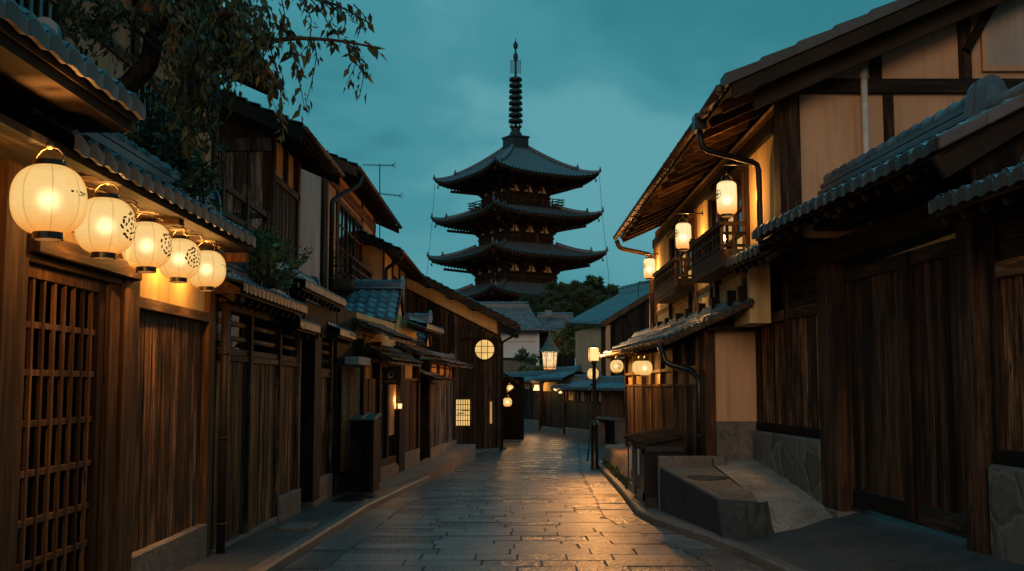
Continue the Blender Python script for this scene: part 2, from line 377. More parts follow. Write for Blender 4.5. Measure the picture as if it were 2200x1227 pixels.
def batten_boards(mb, fr, s0, s1, n, z0, z1, w=.2, bw=.04):
    """boards with a narrow cover strip over every joint"""
    f0 = z0 if callable(z0) else (lambda s: z0); f1 = z1 if callable(z1) else (lambda s: z1)
    k = max(1, round((s1 - s0) / w))
    boards(mb, fr, s0, s1, n, z0, z1, w)
    for i in range(k + 1):
        s = lerp(s0 + bw / 2, s1 - bw / 2, i / k)
        mb.hexa([fr(s - bw / 2, n, f0(s) + .01), fr(s + bw / 2, n, f0(s) + .01), fr(s + bw / 2, n + .022, f0(s) + .01), fr(s - bw / 2, n + .022, f0(s) + .01),
                 fr(s - bw / 2, n, f1(s) - .01), fr(s + bw / 2, n, f1(s) - .01), fr(s + bw / 2, n + .022, f1(s) - .01), fr(s - bw / 2, n + .022, f1(s) - .01)])
def lattice(mb, fr, s0, s1, n, z0, z1, sv, zh, wv=.035, wh=.045, dv=.03):
    for s in sv: mb.box((s - wv / 2, n - dv, z0), (s + wv / 2, n + R.uniform(-.002, .002), z1), fr=fr)
    for z in zh: mb.box((s0, n - dv - .012, z - wh / 2), (s1, n - .008, z + wh / 2), fr=fr)
def B(fr, parent, name, mat, boxes, bevel=0):
    for a, b in boxes:                         # every piece is a part of its own
        mb = MB(); mb.box(a, b, fr=fr); o = mb.build(name, mat, parent, bevel)
    return o
def roof_part(th, fr, s0, s1, n_e, z_e, n_r, z_r, name='roof', back=None, mat=None, emat=None, tw=.27, wood_m=None, raft=True, rid=True, dz=0.0, ridge_kw=None, bstep=.36, rw=.055, rh=.07, barge=None, sag=0.0):
    """a tiled roof slope as a part: tiles, with eave rims, ridge, boarding and rafters as its sub-parts"""
    mat = mat or TILE; wood_m = wood_m or W_DRK_Y
    mb = MB(); tiles(mb, fr, s0, s1, n_e, z_e, n_r, z_r, tw, dz=dz, sag=sag)
    if back: tiles(mb, fr, s0, s1, back[0], back[1], n_r, z_r, tw, dz=dz)
    o = mb.build(name, mat, th)
    mb = MB(); eave_tiles(mb, fr, s0, s1, n_e, z_e, tw, dz=dz); mb.build('eave_tile', emat or TILE_D, o)
    mb = MB(); deck(mb, fr, s0 + .02, s1 - .02, n_e - .03, z_e, n_r, z_r, dz=dz)
    if back: deck(mb, fr, s0 + .02, s1 - .02, back[0] + .03, back[1], n_r, z_r, dz=dz)
    if raft: rafters(mb, fr, s0, s1, n_e - .08, z_e, n_r, z_r, bstep, rw, rh, dz=dz)
    mb.build('eave_boarding', wood_m, o)
    if rid:
        mb = MB(); ridge(mb, fr, s0 + .02, s1 - .02, n_r, z_r, dz=dz, **(ridge_kw or {})); mb.build('ridge', mat, o)
    if barge:
        mb = MB()
        for s in barge:
            mb.hexa([fr(s, n_e + .01, z_e - .06 - .2), fr(s + .05, n_e + .01, z_e - .26), fr(s + .05, n_r, z_r - .26), fr(s, n_r, z_r - .26),
                     fr(s, n_e + .01, z_e - .03), fr(s + .05, n_e + .01, z_e - .03), fr(s + .05, n_r, z_r - .03), fr(s, n_r, z_r - .03)])
        mb.each('bargeboard', BEAM, o)
    return o
def gutter(th, pts, r=.055, name='gutter', mat=None):
    mb = MB()
    V = []; n = 7; Fc = []
    pts = [Vector(p) for p in pts]
    for i, p in enumerate(pts):
        d = (pts[min(i + 1, len(pts) - 1)] - pts[max(i - 1, 0)]).normalized(); side = d.cross(Vector((0, 0, 1))).normalized()
        for rr in (r, r * .86):
            for k in range(n):
                a = pi + pi * k / (n - 1); V.append(p + side * (rr * cos(a)) + Vector((0, 0, rr * sin(a))))
    for i in range(len(pts) - 1):
        for h in (0, n):
            for k in range(n - 1): Fc.append((i * 2 * n + h + k, i * 2 * n + h + k + 1, (i + 1) * 2 * n + h + k + 1, (i + 1) * 2 * n + h + k))
    for i in (0, len(pts) - 1): Fc += [(i * 2 * n + k, i * 2 * n + k + 1, i * 2 * n + n + k + 1, i * 2 * n + n + k) for k in range(n - 1)]
    mb.raw(V, Fc, None, True)
    for i in range(len(pts) - 1):
        L = (pts[i + 1] - pts[i]).length; k = max(1, int(L / .7))
        for j in range(k + 1):
            p = lerp(pts[i], pts[i + 1], j / k); d = (pts[i + 1] - pts[i]).normalized() * .012
            mb.tube([p - d + Vector((0, 0, -.012)), p + d + Vector((0, 0, -.012))], r * 1.06, 8)
    return mb.build(name, mat or COPPER, th)
def drainpipe(th, pts, r=.036, mat=None, rings=True):
    mb = MB(); q = [Vector(pts[0])]
    for i in range(1, len(pts) - 1):
        p = Vector(pts[i]); a = (Vector(pts[i - 1]) - p); b = (Vector(pts[i + 1]) - p); c = min(.09, a.length * .4, b.length * .4)
        a = p + a.normalized() * c; b = p + b.normalized() * c
        q += [a, a * .3 + p * .45 + b * .25, a * .25 + p * .45 + b * .3, b] if False else [a, a * .25 + p * .5 + b * .25, b]
    q.append(Vector(pts[-1])); mb.tube(q, r, 10)
    if rings:
        for a, b in zip(pts, pts[1:]):
            a, b = Vector(a), Vector(b); L = (b - a).length
            if abs((b - a).normalized().z) > .9:
                for k in range(1, int(L / .9) + 1):
                    c = a + (b - a) * (k * .9 / L); mb.tube([c - Vector((0, 0, .012)), c + Vector((0, 0, .012))], r * 1.25, 10)
    return mb.build('drainpipe', mat or METAL, th)

# ------------------------------------------------------------------ lanterns
def surf_patch(mb, rad_of, az, z, ru, rv, rot, off, n=10):
    pts = []
    for k in range(n):
        a = 2 * pi * k / n; x, y = ru * cos(a), rv * sin(a)
        u = x * cos(rot) - y * sin(rot); v = x * sin(rot) + y * cos(rot)
        r = rad_of(z + v) + off; t = az + u / r; pts.append((r * cos(t), r * sin(t), z + v))
    mb.face(pts, .5)
def crest(mb, rad_of, z, size, seed, bare=False):
    rr = random.Random(seed)
    if bare:                                   # a short line of small brush marks
        for k, (u, w) in enumerate(((-.05, .02), (-.02, .006), (.012, .018), (.03, .014), (.05, .018))):
            surf_patch(mb, rad_of, u / .2, z + rr.uniform(-.004, .004), w * .55, .006 + .003 * (k % 2), rr.uniform(-.5, .5), .0025)
        surf_patch(mb, rad_of, .07, z - .016, .035, .0022, .05, .0025)
        return
    for ring, cnt, ln in ((.88, 13, .21), (.55, 8, .2), (.2, 3, .2)):
        for k in range(cnt):
            a = 2 * pi * k / cnt + rr.uniform(-.12, .12); q = ring + rr.uniform(-.06, .06)
            u, v = size * q * cos(a), size * q * sin(a)
            surf_patch(mb, rad_of, u / .19, z + v, size * ln * rr.uniform(.7, 1.1), size * ln * rr.uniform(.3, .5), a + pi / 2 + rr.uniform(-.7, .7), .0025)
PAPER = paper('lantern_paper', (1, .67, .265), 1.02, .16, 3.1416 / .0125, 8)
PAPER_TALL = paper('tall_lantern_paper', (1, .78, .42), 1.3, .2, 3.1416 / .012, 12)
t = NT('lantern_bulb_glow'); lw = t.n('ShaderNodeLayerWeight'); lw.inputs['Blend'].default_value = .5
e = t.n('ShaderNodeEmission'); e.inputs['Color'].default_value = (1, .8, .5, 1); t.l(t.math('MULTIPLY', t.math('POWER', t.math('SUBTRACT', 1.0, lw.outputs['Facing']), 5.0), 3.2), e.inputs['Strength'])
tr = t.n('ShaderNodeBsdfTransparent'); ad = t.n('ShaderNodeAddShader'); t.l(e.outputs[0], ad.inputs[0]); t.l(tr.outputs[0], ad.inputs[1]); t.l(ad.outputs[0], t.out.inputs['Surface']); BULB = t.m
INK = plain('crest_ink', (.11, .05, .018), .8)
def round_lantern(name, loc, size, label, group, watts, mark=0, face=0.0, cord=.1, lamp=True):
    t = thing(name, loc, label, 'paper lantern', group); t.rotation_euler = (radians(R.uniform(-2.5, 2.5)), radians(R.uniform(-2.5, 2.5)), face)
    H, Rr = .2, .2
    rad_of = lambda z: Rr * max(1 - (abs(z) / H) ** 2.4, .001) ** (1 / 2.4)
    loc = Vector(loc)
    L = lambda p: tuple(Vector(p) * size + loc)
    mb = MB(); prof = [(rad_of(z), z) for z in [-.186 + .372 * k / 34 for k in range(35)]]; mb.lathe(prof, (0, 0, 0), 40, .5)
    mb.v = [L(p) for p in mb.v]; sh = mb.build('paper_shade', PAPER, t)
    mb = MB()
    for z0, z1, r0 in ((.183, .218, .088), (-.222, -.183, .082)):
        mb.lathe([(r0, z0), (r0, z1), (r0 - .012, z1), (r0 - .012, z0), (r0, z0)], (0, 0, 0), 28, .5, False)
    mb.v = [L(p) for p in mb.v]; mb.each('rim', BLACK, t)
    mb = MB()
    for sg in (-1, 1): mb.tube([(.086 * sg, 0, .2), (.09 * sg, 0, .25), (.055 * sg, 0, .285), (0.008 * sg, 0, .3)], .0045, 6)
    mb.tube([(0, 0, .295), (0, 0, .3 + cord)], .006, 6); mb.sphere((0, 0, .305), .02, 8, 6)
    mb.v = [L(p) for p in mb.v]; mb.build('hanger', WIRE, t)
    if mark:
        mb = MB(); crest(mb, rad_of, 0.0 if mark > 0 else .03, .098, mark, mark < 0); mb.v = [L(p) for p in mb.v]; mb.build('crest', INK, t)
    if lamp:
        mb = MB(); mb.sphere((0, 0, 0), .10, 28, 18); mb.v = [L(p) for p in mb.v]; mb.build('bulb', BULB, t)
        l = bpy.data.lights.new('lantern_bulb', 'POINT'); l.energy = watts; l.color = (1, .47, .12); l.shadow_soft_size = .05 * size
        o = bpy.data.objects.new('lantern_bulb', l); COL.objects.link(o); o.parent = t; o.location = (0, 0, -.01)
    return t
def tall_lantern(loc, label, group, watts, face, w=.28, h=.46):
    t = thing('wall_lantern', loc, label, 'paper lantern', group); t.rotation_euler.z = face; loc = Vector(loc)
    Rr, H = w / 2, h / 2
    def rad_of(z):
        q = abs(z) / H
        return Rr * (1 - .06 * q * q) if q < .72 else Rr * (.97 * max(1 - ((q - .72) / .30) ** 2.3, .02) ** .5 * .6 + .97 * .4)
    mb = MB(); mb.lathe([(rad_of(z), z) for z in [-H + 2 * H * k / 36 for k in range(37)]], (0, 0, 0), 32, .5)
    L = lambda p: tuple(Vector(p) + loc)
    mb.v = [L(p) for p in mb.v]; mb.build('paper_shade', PAPER_TALL, t)
    mb = MB(); r0 = rad_of(H) + .004
    for z0, z1 in ((H - .003, H + .03), (-H - .03, -H + .003)): mb.lathe([(r0, z0), (r0, z1), (r0 - .01, z1), (r0 - .01, z0), (r0, z0)], (0, 0, 0), 24, .5, False)
    mb.v = [L(p) for p in mb.v]; mb.each('rim', BLACK, t)
    mb = MB()
    for sg in (-1, 1): mb.tube([(r0 * .9 * sg, 0, H + .02), (r0 * .8 * sg, 0, H + .07), (0, 0, H + .11)], .004, 6)
    mb.tube([(0, 0, H + .1), (0, 0, H + .17)], .005, 6); mb.v = [L(p) for p in mb.v]; mb.build('hanger', METAL, t)
    mb = MB(); n = 26
    for k in range(n):                         # a ring with a small leaf inside
        a = 2 * pi * k / n; surf_patch(mb, rad_of, .062 * cos(a) / Rr, .045 + .062 * sin(a), .010, .0052, a + pi / 2, .002)
    for u, v, a in ((0, .03, 1.3), (.02, 0, .3), (-.02, 0, -.5), (0, -.03, 1.7)): surf_patch(mb, rad_of, u / Rr, .045 + v, .03, .011, a, .002)
    mb.v = [L(p) for p in mb.v]; mb.build('crest', INK, t)
    mb = MB(); mb.sphere((0, 0, -.03), .10, 28, 18); mb.v = [L(p) for p in mb.v]; mb.build('bulb', BULB, t)
    l = bpy.data.lights.new('lantern_bulb', 'POINT'); l.energy = watts; l.color = (1, .48, .13); l.shadow_soft_size = .05
    o = bpy.data.objects.new('lantern_bulb', l); COL.objects.link(o); o.parent = t; o.location = (0, 0, -.03)
    return t

# ------------------------------------------------------------------ leaves
def leaf(mb, p, d, size, width=.38, r=None):
    """a bent pointed leaf: four faces"""
    d = Vector(d).normalized(); side = d.cross(Vector((R.uniform(-1, 1), R.uniform(-1, 1), R.uniform(-1, 1))))
    if side.length < 1e-3: side = Vector((1, 0, 0))
    side.normalize(); up = side.cross(d); p = Vector(p); w = size * width / 2
    a = p + d * size * .4 + up * size * .05; b = p + d * size - up * size * .12
    mb.raw([p, a + side * w, a - side * w, b, a - up * size * .06], [(0, 1, 4), (0, 4, 2), (1, 3, 4), (4, 3, 2)], R.random() if r is None else r)
def blob_leaves(mb, c, rad, n, size, shell=.55, droop=.2, width=.4, sq=(1, 1, 1), tone=None):
    c = Vector(c)
    for _ in range(n):
        v = Vector((R.gauss(0, 1), R.gauss(0, 1), R.gauss(0, 1))).normalized() * rad * (shell + (1 - shell) * R.random()) * R.uniform(.75, 1.1)
        v = Vector((v.x * sq[0], v.y * sq[1], v.z * sq[2]))
        d = v.normalized() + Vector((R.gauss(0, .6), R.gauss(0, .6), R.gauss(0, .6) - droop))
        leaf(mb, c + v, d, size * R.uniform(.6, 1.3), width, None if tone is None else min(1, max(0, tone + R.gauss(0, .15))))
LEAF_WILLOW = leafmat('tree_leaf', (.018, .026, .012), (.10, .105, .035))
LEAF_DARK = leafmat('dark_leaf', (.02, .036, .018), (.08, .105, .04))
LEAF_PINE = leafmat('pine_needle', (.02, .038, .02), (.085, .105, .045))
LEAF_BUSH = leafmat('bush_leaf', (.05, .07, .025), (.19, .2, .07))
BARK = wood('tree_bark', (.022, .016, .012), (.09, .065, .045), 'z', .4, .8)
# ================================================================== LEFT SIDE
L = frame(-3.2, 0, 1)
def sx(x, X): return abs(X) * F / abs(1100 - x)          # distance at which a plane X = const shows at photo column x
# ---------------- gatehouse with the lattice door
g = thing('gatehouse', (-3.2, 9, -.2), 'timber gatehouse with tall lattice door and ochre plaster behind the row of round lanterns', 'gatehouse')
def post(th, fr, s0, s1, n0, n1, z0, z1, mat=None, name='post'):
    mb = MB(); mb.box((s0, n0, z0), (s1, n1, z1), fr=fr); return mb.build(name, mat or W_BRN, th, .008)
post(g, L, 6.70, 7.05, -.14, .07, -.5, 3.3); post(g, L, 8.80, 9.15, -.12, .08, -.5, 3.05)
post(g, L, 11.36, 11.6, -.12, .06, -.5, 3.0); post(g, L, 5.0, 5.3, -.14, .07, -.5, 3.3)
B(L, g, 'door_jamb', W_BRN, [((8.57, -.1, -.5), (8.79, .045, 2.41)), ((7.055, -.1, -.5), (7.1, .03, 2.41))], .006)
B(L, g, 'lintel', W_BRN_Y, [((7.06, -.1, 2.47), (9.04, .13, 2.60)), ((7.06, -.1, 2.415), (8.79, .06, 2.465))], .008)
B(L, g, 'tie_beam', W_BRN_Y, [((9.16, -.06, 2.26), (11.355, .055, 2.36)), ((5.3, -.06, 2.72), (11.6, .03, 2.74)), ((4.6, -.1, 3.0), (11.5, .035, 3.12))], .006)
B(L, g, 'beam_end', W_BRN, [((7.1, .07, 2.98), (7.32, .44, 3.13)), ((9.0, .07, 2.94), (9.12, .44, 3.05)), ((11.4, .06, 2.9), (11.5, .42, 3.0))], .01)
B(L, g, 'plaster_panel', P_OCH, [((7.06, -.08, 2.605), (8.79, 0, 2.715))]); B(L, g, 'plaster_panel', P_OCH, [((7.06, -.08, 2.745), (8.79, .004, 2.995)), ((9.16, -.08, 2.745), (11.355, .004, 2.995)), ((5.3, -.08, 1.2), (6.69, 0, 2.715)), ((5.3, -.08, 2.745), (6.69, .004, 2.995))])
B(L, g, 'plaster_panel', P_OCH, [((9.16, -.08, 2.365), (11.355, 0, 2.715))])
mb = MB(); boards(mb, L, 9.165, 11.35, -.012, .2, 2.255, .25); mb.build('board_panel', W_OLD, g)
mb = MB(); boards(mb, L, 5.3, 6.69, -.012, .2, 1.12, .24); mb.build('board_panel', W_OLD, g); mb = MB(); boards(mb, L, -3, 4.99, -.012, .2, 3.0, .24); mb.build('board_panel', W_OLD, g)
B(L, g, 'tie_beam', W_BRN_Y, [((5.3, -.06, 1.125), (6.69, .03, 1.2))], .006); B(L, g, 'plinth', C_PLN, [((-3, -.1, -.6), (6.7, .06, .2))], .012)
B(L, g, 'plinth', C_PLN, [((9.16, -.1, -.6), (11.42, .07, .2))], .012)
B(L, g, 'sill', C_DRK, [((6.8, -.3, -.5), (9.1, .12, -.22))], .01)
mb = MB()
lattice(mb, L, 7.11, 8.43, 0, -.1, 2.33, [7.14, 7.30, 7.47, 7.65, 7.82, 7.99, 8.16, 8.32], [2.01, 1.69, 1.35, 1.02, .70, .42, .14])
for a, b in (((8.43, -.05, -.15), (8.565, .012, 2.41)), ((7.1, -.05, 2.32), (8.43, .01, 2.41)), ((7.1, -.05, -.2), (8.43, .01, -.08))): mb.box(a, b, fr=L)
d = mb.build('lattice_door', W_BRN, g, .003)
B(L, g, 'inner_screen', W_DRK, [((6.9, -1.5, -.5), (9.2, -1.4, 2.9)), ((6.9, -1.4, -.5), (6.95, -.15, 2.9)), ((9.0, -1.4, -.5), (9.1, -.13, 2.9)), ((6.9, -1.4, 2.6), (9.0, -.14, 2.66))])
mb = MB()
for z in (.1, .3, .55, .75): mb.box((7.0, -.75, z), (8.2, -.7, z + .05), fr=L)
mb.each('inner_rail', W_GRY, g)
roof_part(g, L, 6.55, 11.28, .52, 3.10, .03, 3.40, back=(-.5, 3.1), tw=.25, ridge_kw=dict(w=.2, layers=3, rad=.075), raft=False)
mb = MB(); mb.box((4.5, .40, 2.985), (11.3, .50, 3.04), fr=L); mb.box((4.5, .055, 3.0), (11.3, .4, 3.03), fr=L); mb.each('eave_board', W_DRK_Y, g, .004)  # near end lengthened to block lantern light from the upper soffit
# the higher roof over the near bay
up = roof_part(g, L, 4.2, 7.28, .70, 3.46, -.5, 4.2, name='upper_roof', tw=.26, emat=TILE_E, ridge_kw=dict(w=.22, layers=2, rad=.08), raft=False)
mb = MB(); mb.box((4.2, -.5, 3.30), (7.24, .64, 3.37), fr=L); mb.box((4.2, .60, 3.37), (7.25, .66, 3.43), fr=L)
mb.prism([L(7.2, .64, 3.37), L(7.2, -.5, 3.37), L(7.2, -.5, 4.08)], (0, -.05, 0)); mb.build('soffit', BEAM, up)
mb = MB(); ridge(mb, L, 4.3, 7.0, .12, 3.83, w=.16, layers=1, rad=.075); mb.build('ridge', TILE, up)
drainpipe(g, [L(11.76, .12, 2.85), L(11.76, .12, -.28)], .048, PIPE)
mb = MB(); mb.tube([L(6.9, .33, 3.02)] + [L(lerp(6.9, 11.2, k / 24), .30 + .05 * sin(k * 1.9), 2.985 - .03 * abs(sin(k * 1.3))) for k in range(1, 25)], .006, 5)
tag(mb.build('lantern_cord', WIRE, origin=L(9, .3, 3)), 'thin twisted cord under the left eave carrying the round lanterns', 'cord')
LG = 'round paper lanterns along the left eave'
lan = [(105, 430, 6.14, .41 / .4, -3, 50, 'largest round lantern, nearest to the viewer, with a short line of brush marks'),
       (226, 486, 7.42, .40 / .4, 2, 59, 'round lantern over the lattice door, second in the row, flower crest on its edge'),
       (315, 528, 8.78, .39 / .4, 3, 62, 'round lantern in the middle of the eave row, crest half turned away'),
       (385, 557, 9.75, .375 / .4, 4, 45, 'round lantern fourth in the row, with the most fully visible flower crest'),
       (443, 579, 10.5, .372 / .4, -5, 66, 'smallest and farthest round lantern of the left eave row, no crest in view')]
for u, v, D, sc, mk, daz, lab in lan:
    p = at(u, v, D); az = atan2(-p.y, -p.x) + radians(daz)
    round_lantern('round_lantern', p, sc, lab, LG, 135, mk, az, cord=max(.02, (2.99 - p.z) / sc - .31))

# ---------------- board fence with bamboo rails
f = thing('board_fence', (-3.2, 14, -.3), 'weathered board fence with bamboo rails under a tiled cap, next to the gatehouse', 'fence')
for s in (13.27, 14.94, 16.32): post(f, L, s - .06, s + .06, -.1, .055, -.3, 2.5, W_OLD)
for a, b in ((11.9, 13.2), (13.33, 14.88), (15.0, 16.26)):
    mb = MB(); boards(mb, L, a, b, -.01, -.2 if a < 15 else .08, 1.88, .16); mb.build('board_panel', W_OLD, f)
    B(L, f, 'rail', W_BRN_Y, [((a, -.06, 1.885), (b, .035, 1.95)), ((a, -.06, 1.955), (b, .02, 2.03))], .004)
    mb = MB()
    for z in (2.15, 2.32): mb.tube([L(a, -.03, z), L(b, -.03, z)], .032, 8)
    mb.each('bamboo_rail', BAMB, f)
B(L, f, 'head_beam', W_DRK_Y, [((11.62, -.1, 2.44), (16.4, .06, 2.56))], .006)
B(L, f, 'plinth', C_PLN, [((11.85, -.12, -.6), (14.88, .06, -.14))], .012); B(L, f, 'plinth', C_PLN, [((14.885, -.12, -.6), (16.42, .075, .1))], .012)
B(L, f, 'beam_end', W_BRN, [((11.65, .06, 2.5), (11.82, .3, 2.66))], .008)
roof_part(f, L, 11.45, 15.05, .36, 2.66, -.02, 2.84, back=(-.4, 2.66), tw=.2, ridge_kw=dict(w=.2, layers=4, rad=.06, seg=.22), raft=True)
mb = MB(); mb.prism([L(11.5, .34, 2.57), L(11.5, -.4, 2.57), L(11.5, -.4, 2.62), L(11.5, 0, 2.8), L(11.5, .34, 2.63)], (0, -.04, 0)); mb.build('gable_board', W_BRN_Y, f)
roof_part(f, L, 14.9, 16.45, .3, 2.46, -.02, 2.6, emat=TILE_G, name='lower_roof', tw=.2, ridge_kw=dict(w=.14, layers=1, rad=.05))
B(L, f, 'roof_block', W_BRN_Y, [((16.42, .0, 2.3), (16.5, .3, 2.37))])

# ---------------- recessed side gate with pillar
g2 = thing('side_gate', (-3.2, 17.3, -.35), 'recessed dark wooden gate beside a square pillar under a gold-lit tiled eave', 'gate')
mb = MB(); boards(mb, L, 16.4, 17.3, -.75, -.3, 2.4, .2); mb.build('door_leaf', W_DRK, g2)
mb = MB(); mb.box((16.36, -.75, -.3), (16.42, .0, 2.5), fr=L); mb.box((16.36, -.8, 2.4), (19.3, .1, 2.9), fr=L); mb.each('side_panel', W_DRK, g2)
post(g2, L, 17.25, 17.85, -.75, .1, -.2, 2.55, W_DRK, 'pillar'); B(L, g2, 'pillar_base', C_PLN, [((17.22, -.75, -.7), (17.9, .125, -.2))], .01)
mb = MB(); boards(mb, L, 17.9, 19.1, -.02, .1, 1.75, .16); mb.build('board_panel', W_OLD, g2)
B(L, g2, 'rail', W_BRN_Y, [((17.86, -.06, 1.755), (19.15, .03, 1.9))], .004)
mb = MB()
for z in (2.02, 2.18, 2.33): mb.tube([L(17.86, -.02, z), L(19.15, -.02, z)], .03, 8)
mb.each('bamboo_rail', BAMB, g2)
post(g2, L, 19.15, 19.28, -.1, .06, -.4, 2.5, W_OLD); B(L, g2, 'plinth', C_PLN, [((17.9, -.12, -.7), (19.3, .07, .1))], .012)
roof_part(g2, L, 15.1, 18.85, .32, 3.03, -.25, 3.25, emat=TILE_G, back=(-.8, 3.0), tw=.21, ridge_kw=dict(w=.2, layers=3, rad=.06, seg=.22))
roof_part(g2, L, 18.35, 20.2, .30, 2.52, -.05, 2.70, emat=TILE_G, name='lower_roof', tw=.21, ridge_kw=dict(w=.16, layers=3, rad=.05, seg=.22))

# ---------------- cabinet by the pillar
cb = thing('storage_cabinet', (-2.83, 20.4, -.42), 'dark wooden street cabinet with metal lid by the left kerb', 'cabinet')
Fc = facing(-3.17, 20.0)
mb = MB(); boards(mb, Fc, 0, .66, 0, -.3, .98, .11, .02, .004); mb.box((.0, -.9, -.3), (.66, -.021, .98), fr=Fc); mb.build('body', W_DRK, cb)
B(Fc, cb, 'base', C_DRK, [((-.02, -.92, -.5), (.69, .03, -.3))], .01)
mb = MB(); mb.hexa([Fc(-.03, .06, .985), Fc(.70, .06, .985), Fc(.70, -.95, 1.06), Fc(-.03, -.95, 1.06), Fc(-.03, .06, 1.005), Fc(.70, .06, 1.005), Fc(.70, -.95, 1.08), Fc(-.03, -.95, 1.08)])
for s in (.0, .2, .42, .64): mb.hexa([Fc(s, .05, 1.0), Fc(s + .03, .05, 1.0), Fc(s + .03, -.94, 1.078), Fc(s, -.94, 1.078), Fc(s, .05, 1.03), Fc(s + .03, .05, 1.03), Fc(s + .03, -.94, 1.105), Fc(s, -.94, 1.105)])
mb.build('lid', GREENC, cb)

# ---------------- shop building
LA = frame(-4.66, .088, 1)
sh = thing('shop_building', LA(23, 0, -.4), 'small shop with plank door, curtain and tiled gable roof behind the black sign', 'shop')
mb = MB(); n = 34
for k in range(n): mb.tube([LA(lerp(19.4, 20.75, k / n), -.05, .1), LA(lerp(19.4, 20.75, k / n), -.05, 1.95)], .022, 6)
mb.build('reed_screen', BAMB, sh)
B(LA, sh, 'wall', P_OCH, [((20.76, -.3, -.5), (27.3, -.12, 3.0))]); B(LA, sh, 'near_wall', W_DRK, [((19.3, -.3, -.5), (20.75, -.125, 3.0))])
mb = MB(); boards(mb, LA, 20.9, 22.2, -.03, -.3, 1.75, .13); mb.build('board_panel', W_BRN, sh); mb = MB(); boards(mb, LA, 25.0, 26.75, -.02, .12, 1.72, .14); mb.build('board_panel', W_BRN, sh)
for a, b in ((20.72, 20.9), (22.2, 22.36), (24.35, 24.95), (26.75, 26.95)): post(sh, LA, a, b, -.12, .04, -.5, 2.5, W_DRK)
B(LA, sh, 'door_glass', GLASS, [((22.36, -.1, .05), (24.35, -.06, 2.0))])
B(LA, sh, 'door_frame', W_BRN, [((22.36, -.055, -.4), (24.34, .02, .1)), ((22.36, -.055, 1.98), (24.34, .02, 2.06)), ((23.2, -.055, .1), (23.3, 0, 1.98))], .004)
mb = MB()
for k in range(6): mb.box((23.55 + k * .12, -.055, .55), (23.64 + k * .12, -.035, 1.97), fr=LA)
mb.build('curtain', P_TAN, sh)
B(LA, sh, 'plinth', C_PLN, [((22.3, -.1, -.6), (24.4, .03, -.05)), ((24.95, -.1, -.6), (26.9, .05, .1)), ((20.75, -.1, -.6), (22.3, .03, -.2))], .01)
B(LA, sh, 'lintel', W_BRN_Y, [((20.72, -.1, 2.07), (24.95, .03, 2.17)), ((25.0, -.1, 1.73), (26.75, .02, 1.79))])
def pent(th, fr, s0, s1, n0, z0, n1, z1, name='awning', mat=None, th_=.035, lap=3):
    """a small boarded hood: overlapping courses"""
    mb = MB()
    for k in range(lap):
        a, b = k / lap, (k + 1.12) / lap; up = .012
        mb.hexa([fr(s0, lerp(n0, n1, a), lerp(z0, z1, a) + up), fr(s1, lerp(n0, n1, a), lerp(z0, z1, a) + up), fr(s1, lerp(n0, n1, b), lerp(z0, z1, b) - .008), fr(s0, lerp(n0, n1, b), lerp(z0, z1, b) - .008),
                 fr(s0, lerp(n0, n1, a), lerp(z0, z1, a) + up + th_ * .6), fr(s1, lerp(n0, n1, a), lerp(z0, z1, a) + up + th_ * .6), fr(s1, lerp(n0, n1, b), lerp(z0, z1, b) + .01), fr(s0, lerp(n0, n1, b), lerp(z0, z1, b) + .01)])
    m = max(2, int((s1 - s0) / .45))
    for i in range(m + 1):
        s = lerp(s0 + .03, s1 - .03, i / m); mb.beam(fr(s, n0 - .02, z0 - .03), fr(s, n1, z1 - .04), .04, .05)
    mb.beam(fr(s0, n0 - .06, z0 - .045), fr(s1, n0 - .06, z0 - .045), .04, .04)
    return mb.build(name, mat or W_GRY, th)
pent(sh, LA, 20.9, 24.3, .55, 2.1, -.1, 2.45); pent(sh, LA, 20.6, 23.2, .62, 2.55, -.1, 2.86); pent(sh, LA, 20.6, 23.2, -.9, 2.5, -.1, 2.86, name='rear_awning')
pent(sh, LA, 24.6, 27.3, .5, 2.32, -.1, 2.6)
B(LA, sh, 'blind_box', P_GRY, [((19.35, .0, 1.98), (20.3, .26, 2.12))], .01)
SF = facing(-4.3, 25.6)
def cross_roof(th, fr, w, ne, ze, zr, tw=.26):
    """a roof whose ridge stands square to the street, a small gable at its street end"""
    o = roof_part(th, fr, 0, w, ne, ze, 0, zr, back=(-ne, ze), tw=tw, mat=TILE_T, emat=TILE_T, ridge_kw=dict(w=.24, layers=3, rad=.08), bstep=.3)
    mb = MB(); h = zr - ze
    mb.prism([fr(w - .1, ne * .86, ze - .02), fr(w - .1, -ne * .86, ze - .02), fr(w - .1, 0, zr - .12)], Vector(fr(1, 0, 0)) * .03 - Vector(fr(0, 0, 0)) * .03)
    mb.build('gable_wall', P_OCH, o)
    mb = MB()
    for sg in (-1, 1): mb.beam(fr(w - .03, sg * ne * .98, ze - .04), fr(w - .03, 0, zr - .05), .05, .13, up=fr(0, 0, 1))
    mb.each('bargeboard', BEAM, o)
    return o
cross_roof(sh, SF, 1.72, 1.15, 3.12, 3.88, .24)
B(LA, sh, 'upper_wall', P_OCH, [((24.5, -.2, 2.6), (26.9, -.1, 3.15))])
roof_part(sh, LA, 25.0, 27.6, .5, 2.98, .05, 3.12, name='lower_roof', tw=.2, ridge_kw=dict(w=.12, layers=1, rad=.05))
sg = thing('hanging_sign', at(839, 808, 23.2), 'square black shop sign with pale crescent emblem and curved lettering, hung on a bracket', 'sign')
c0 = at(839, 808, 23.2); S3 = facing(c0.x, c0.y)
B(S3, sg, 'board', BLACK, [((-.205, -.015, c0.z - .18), (.205, .015, c0.z + .18))], .003)
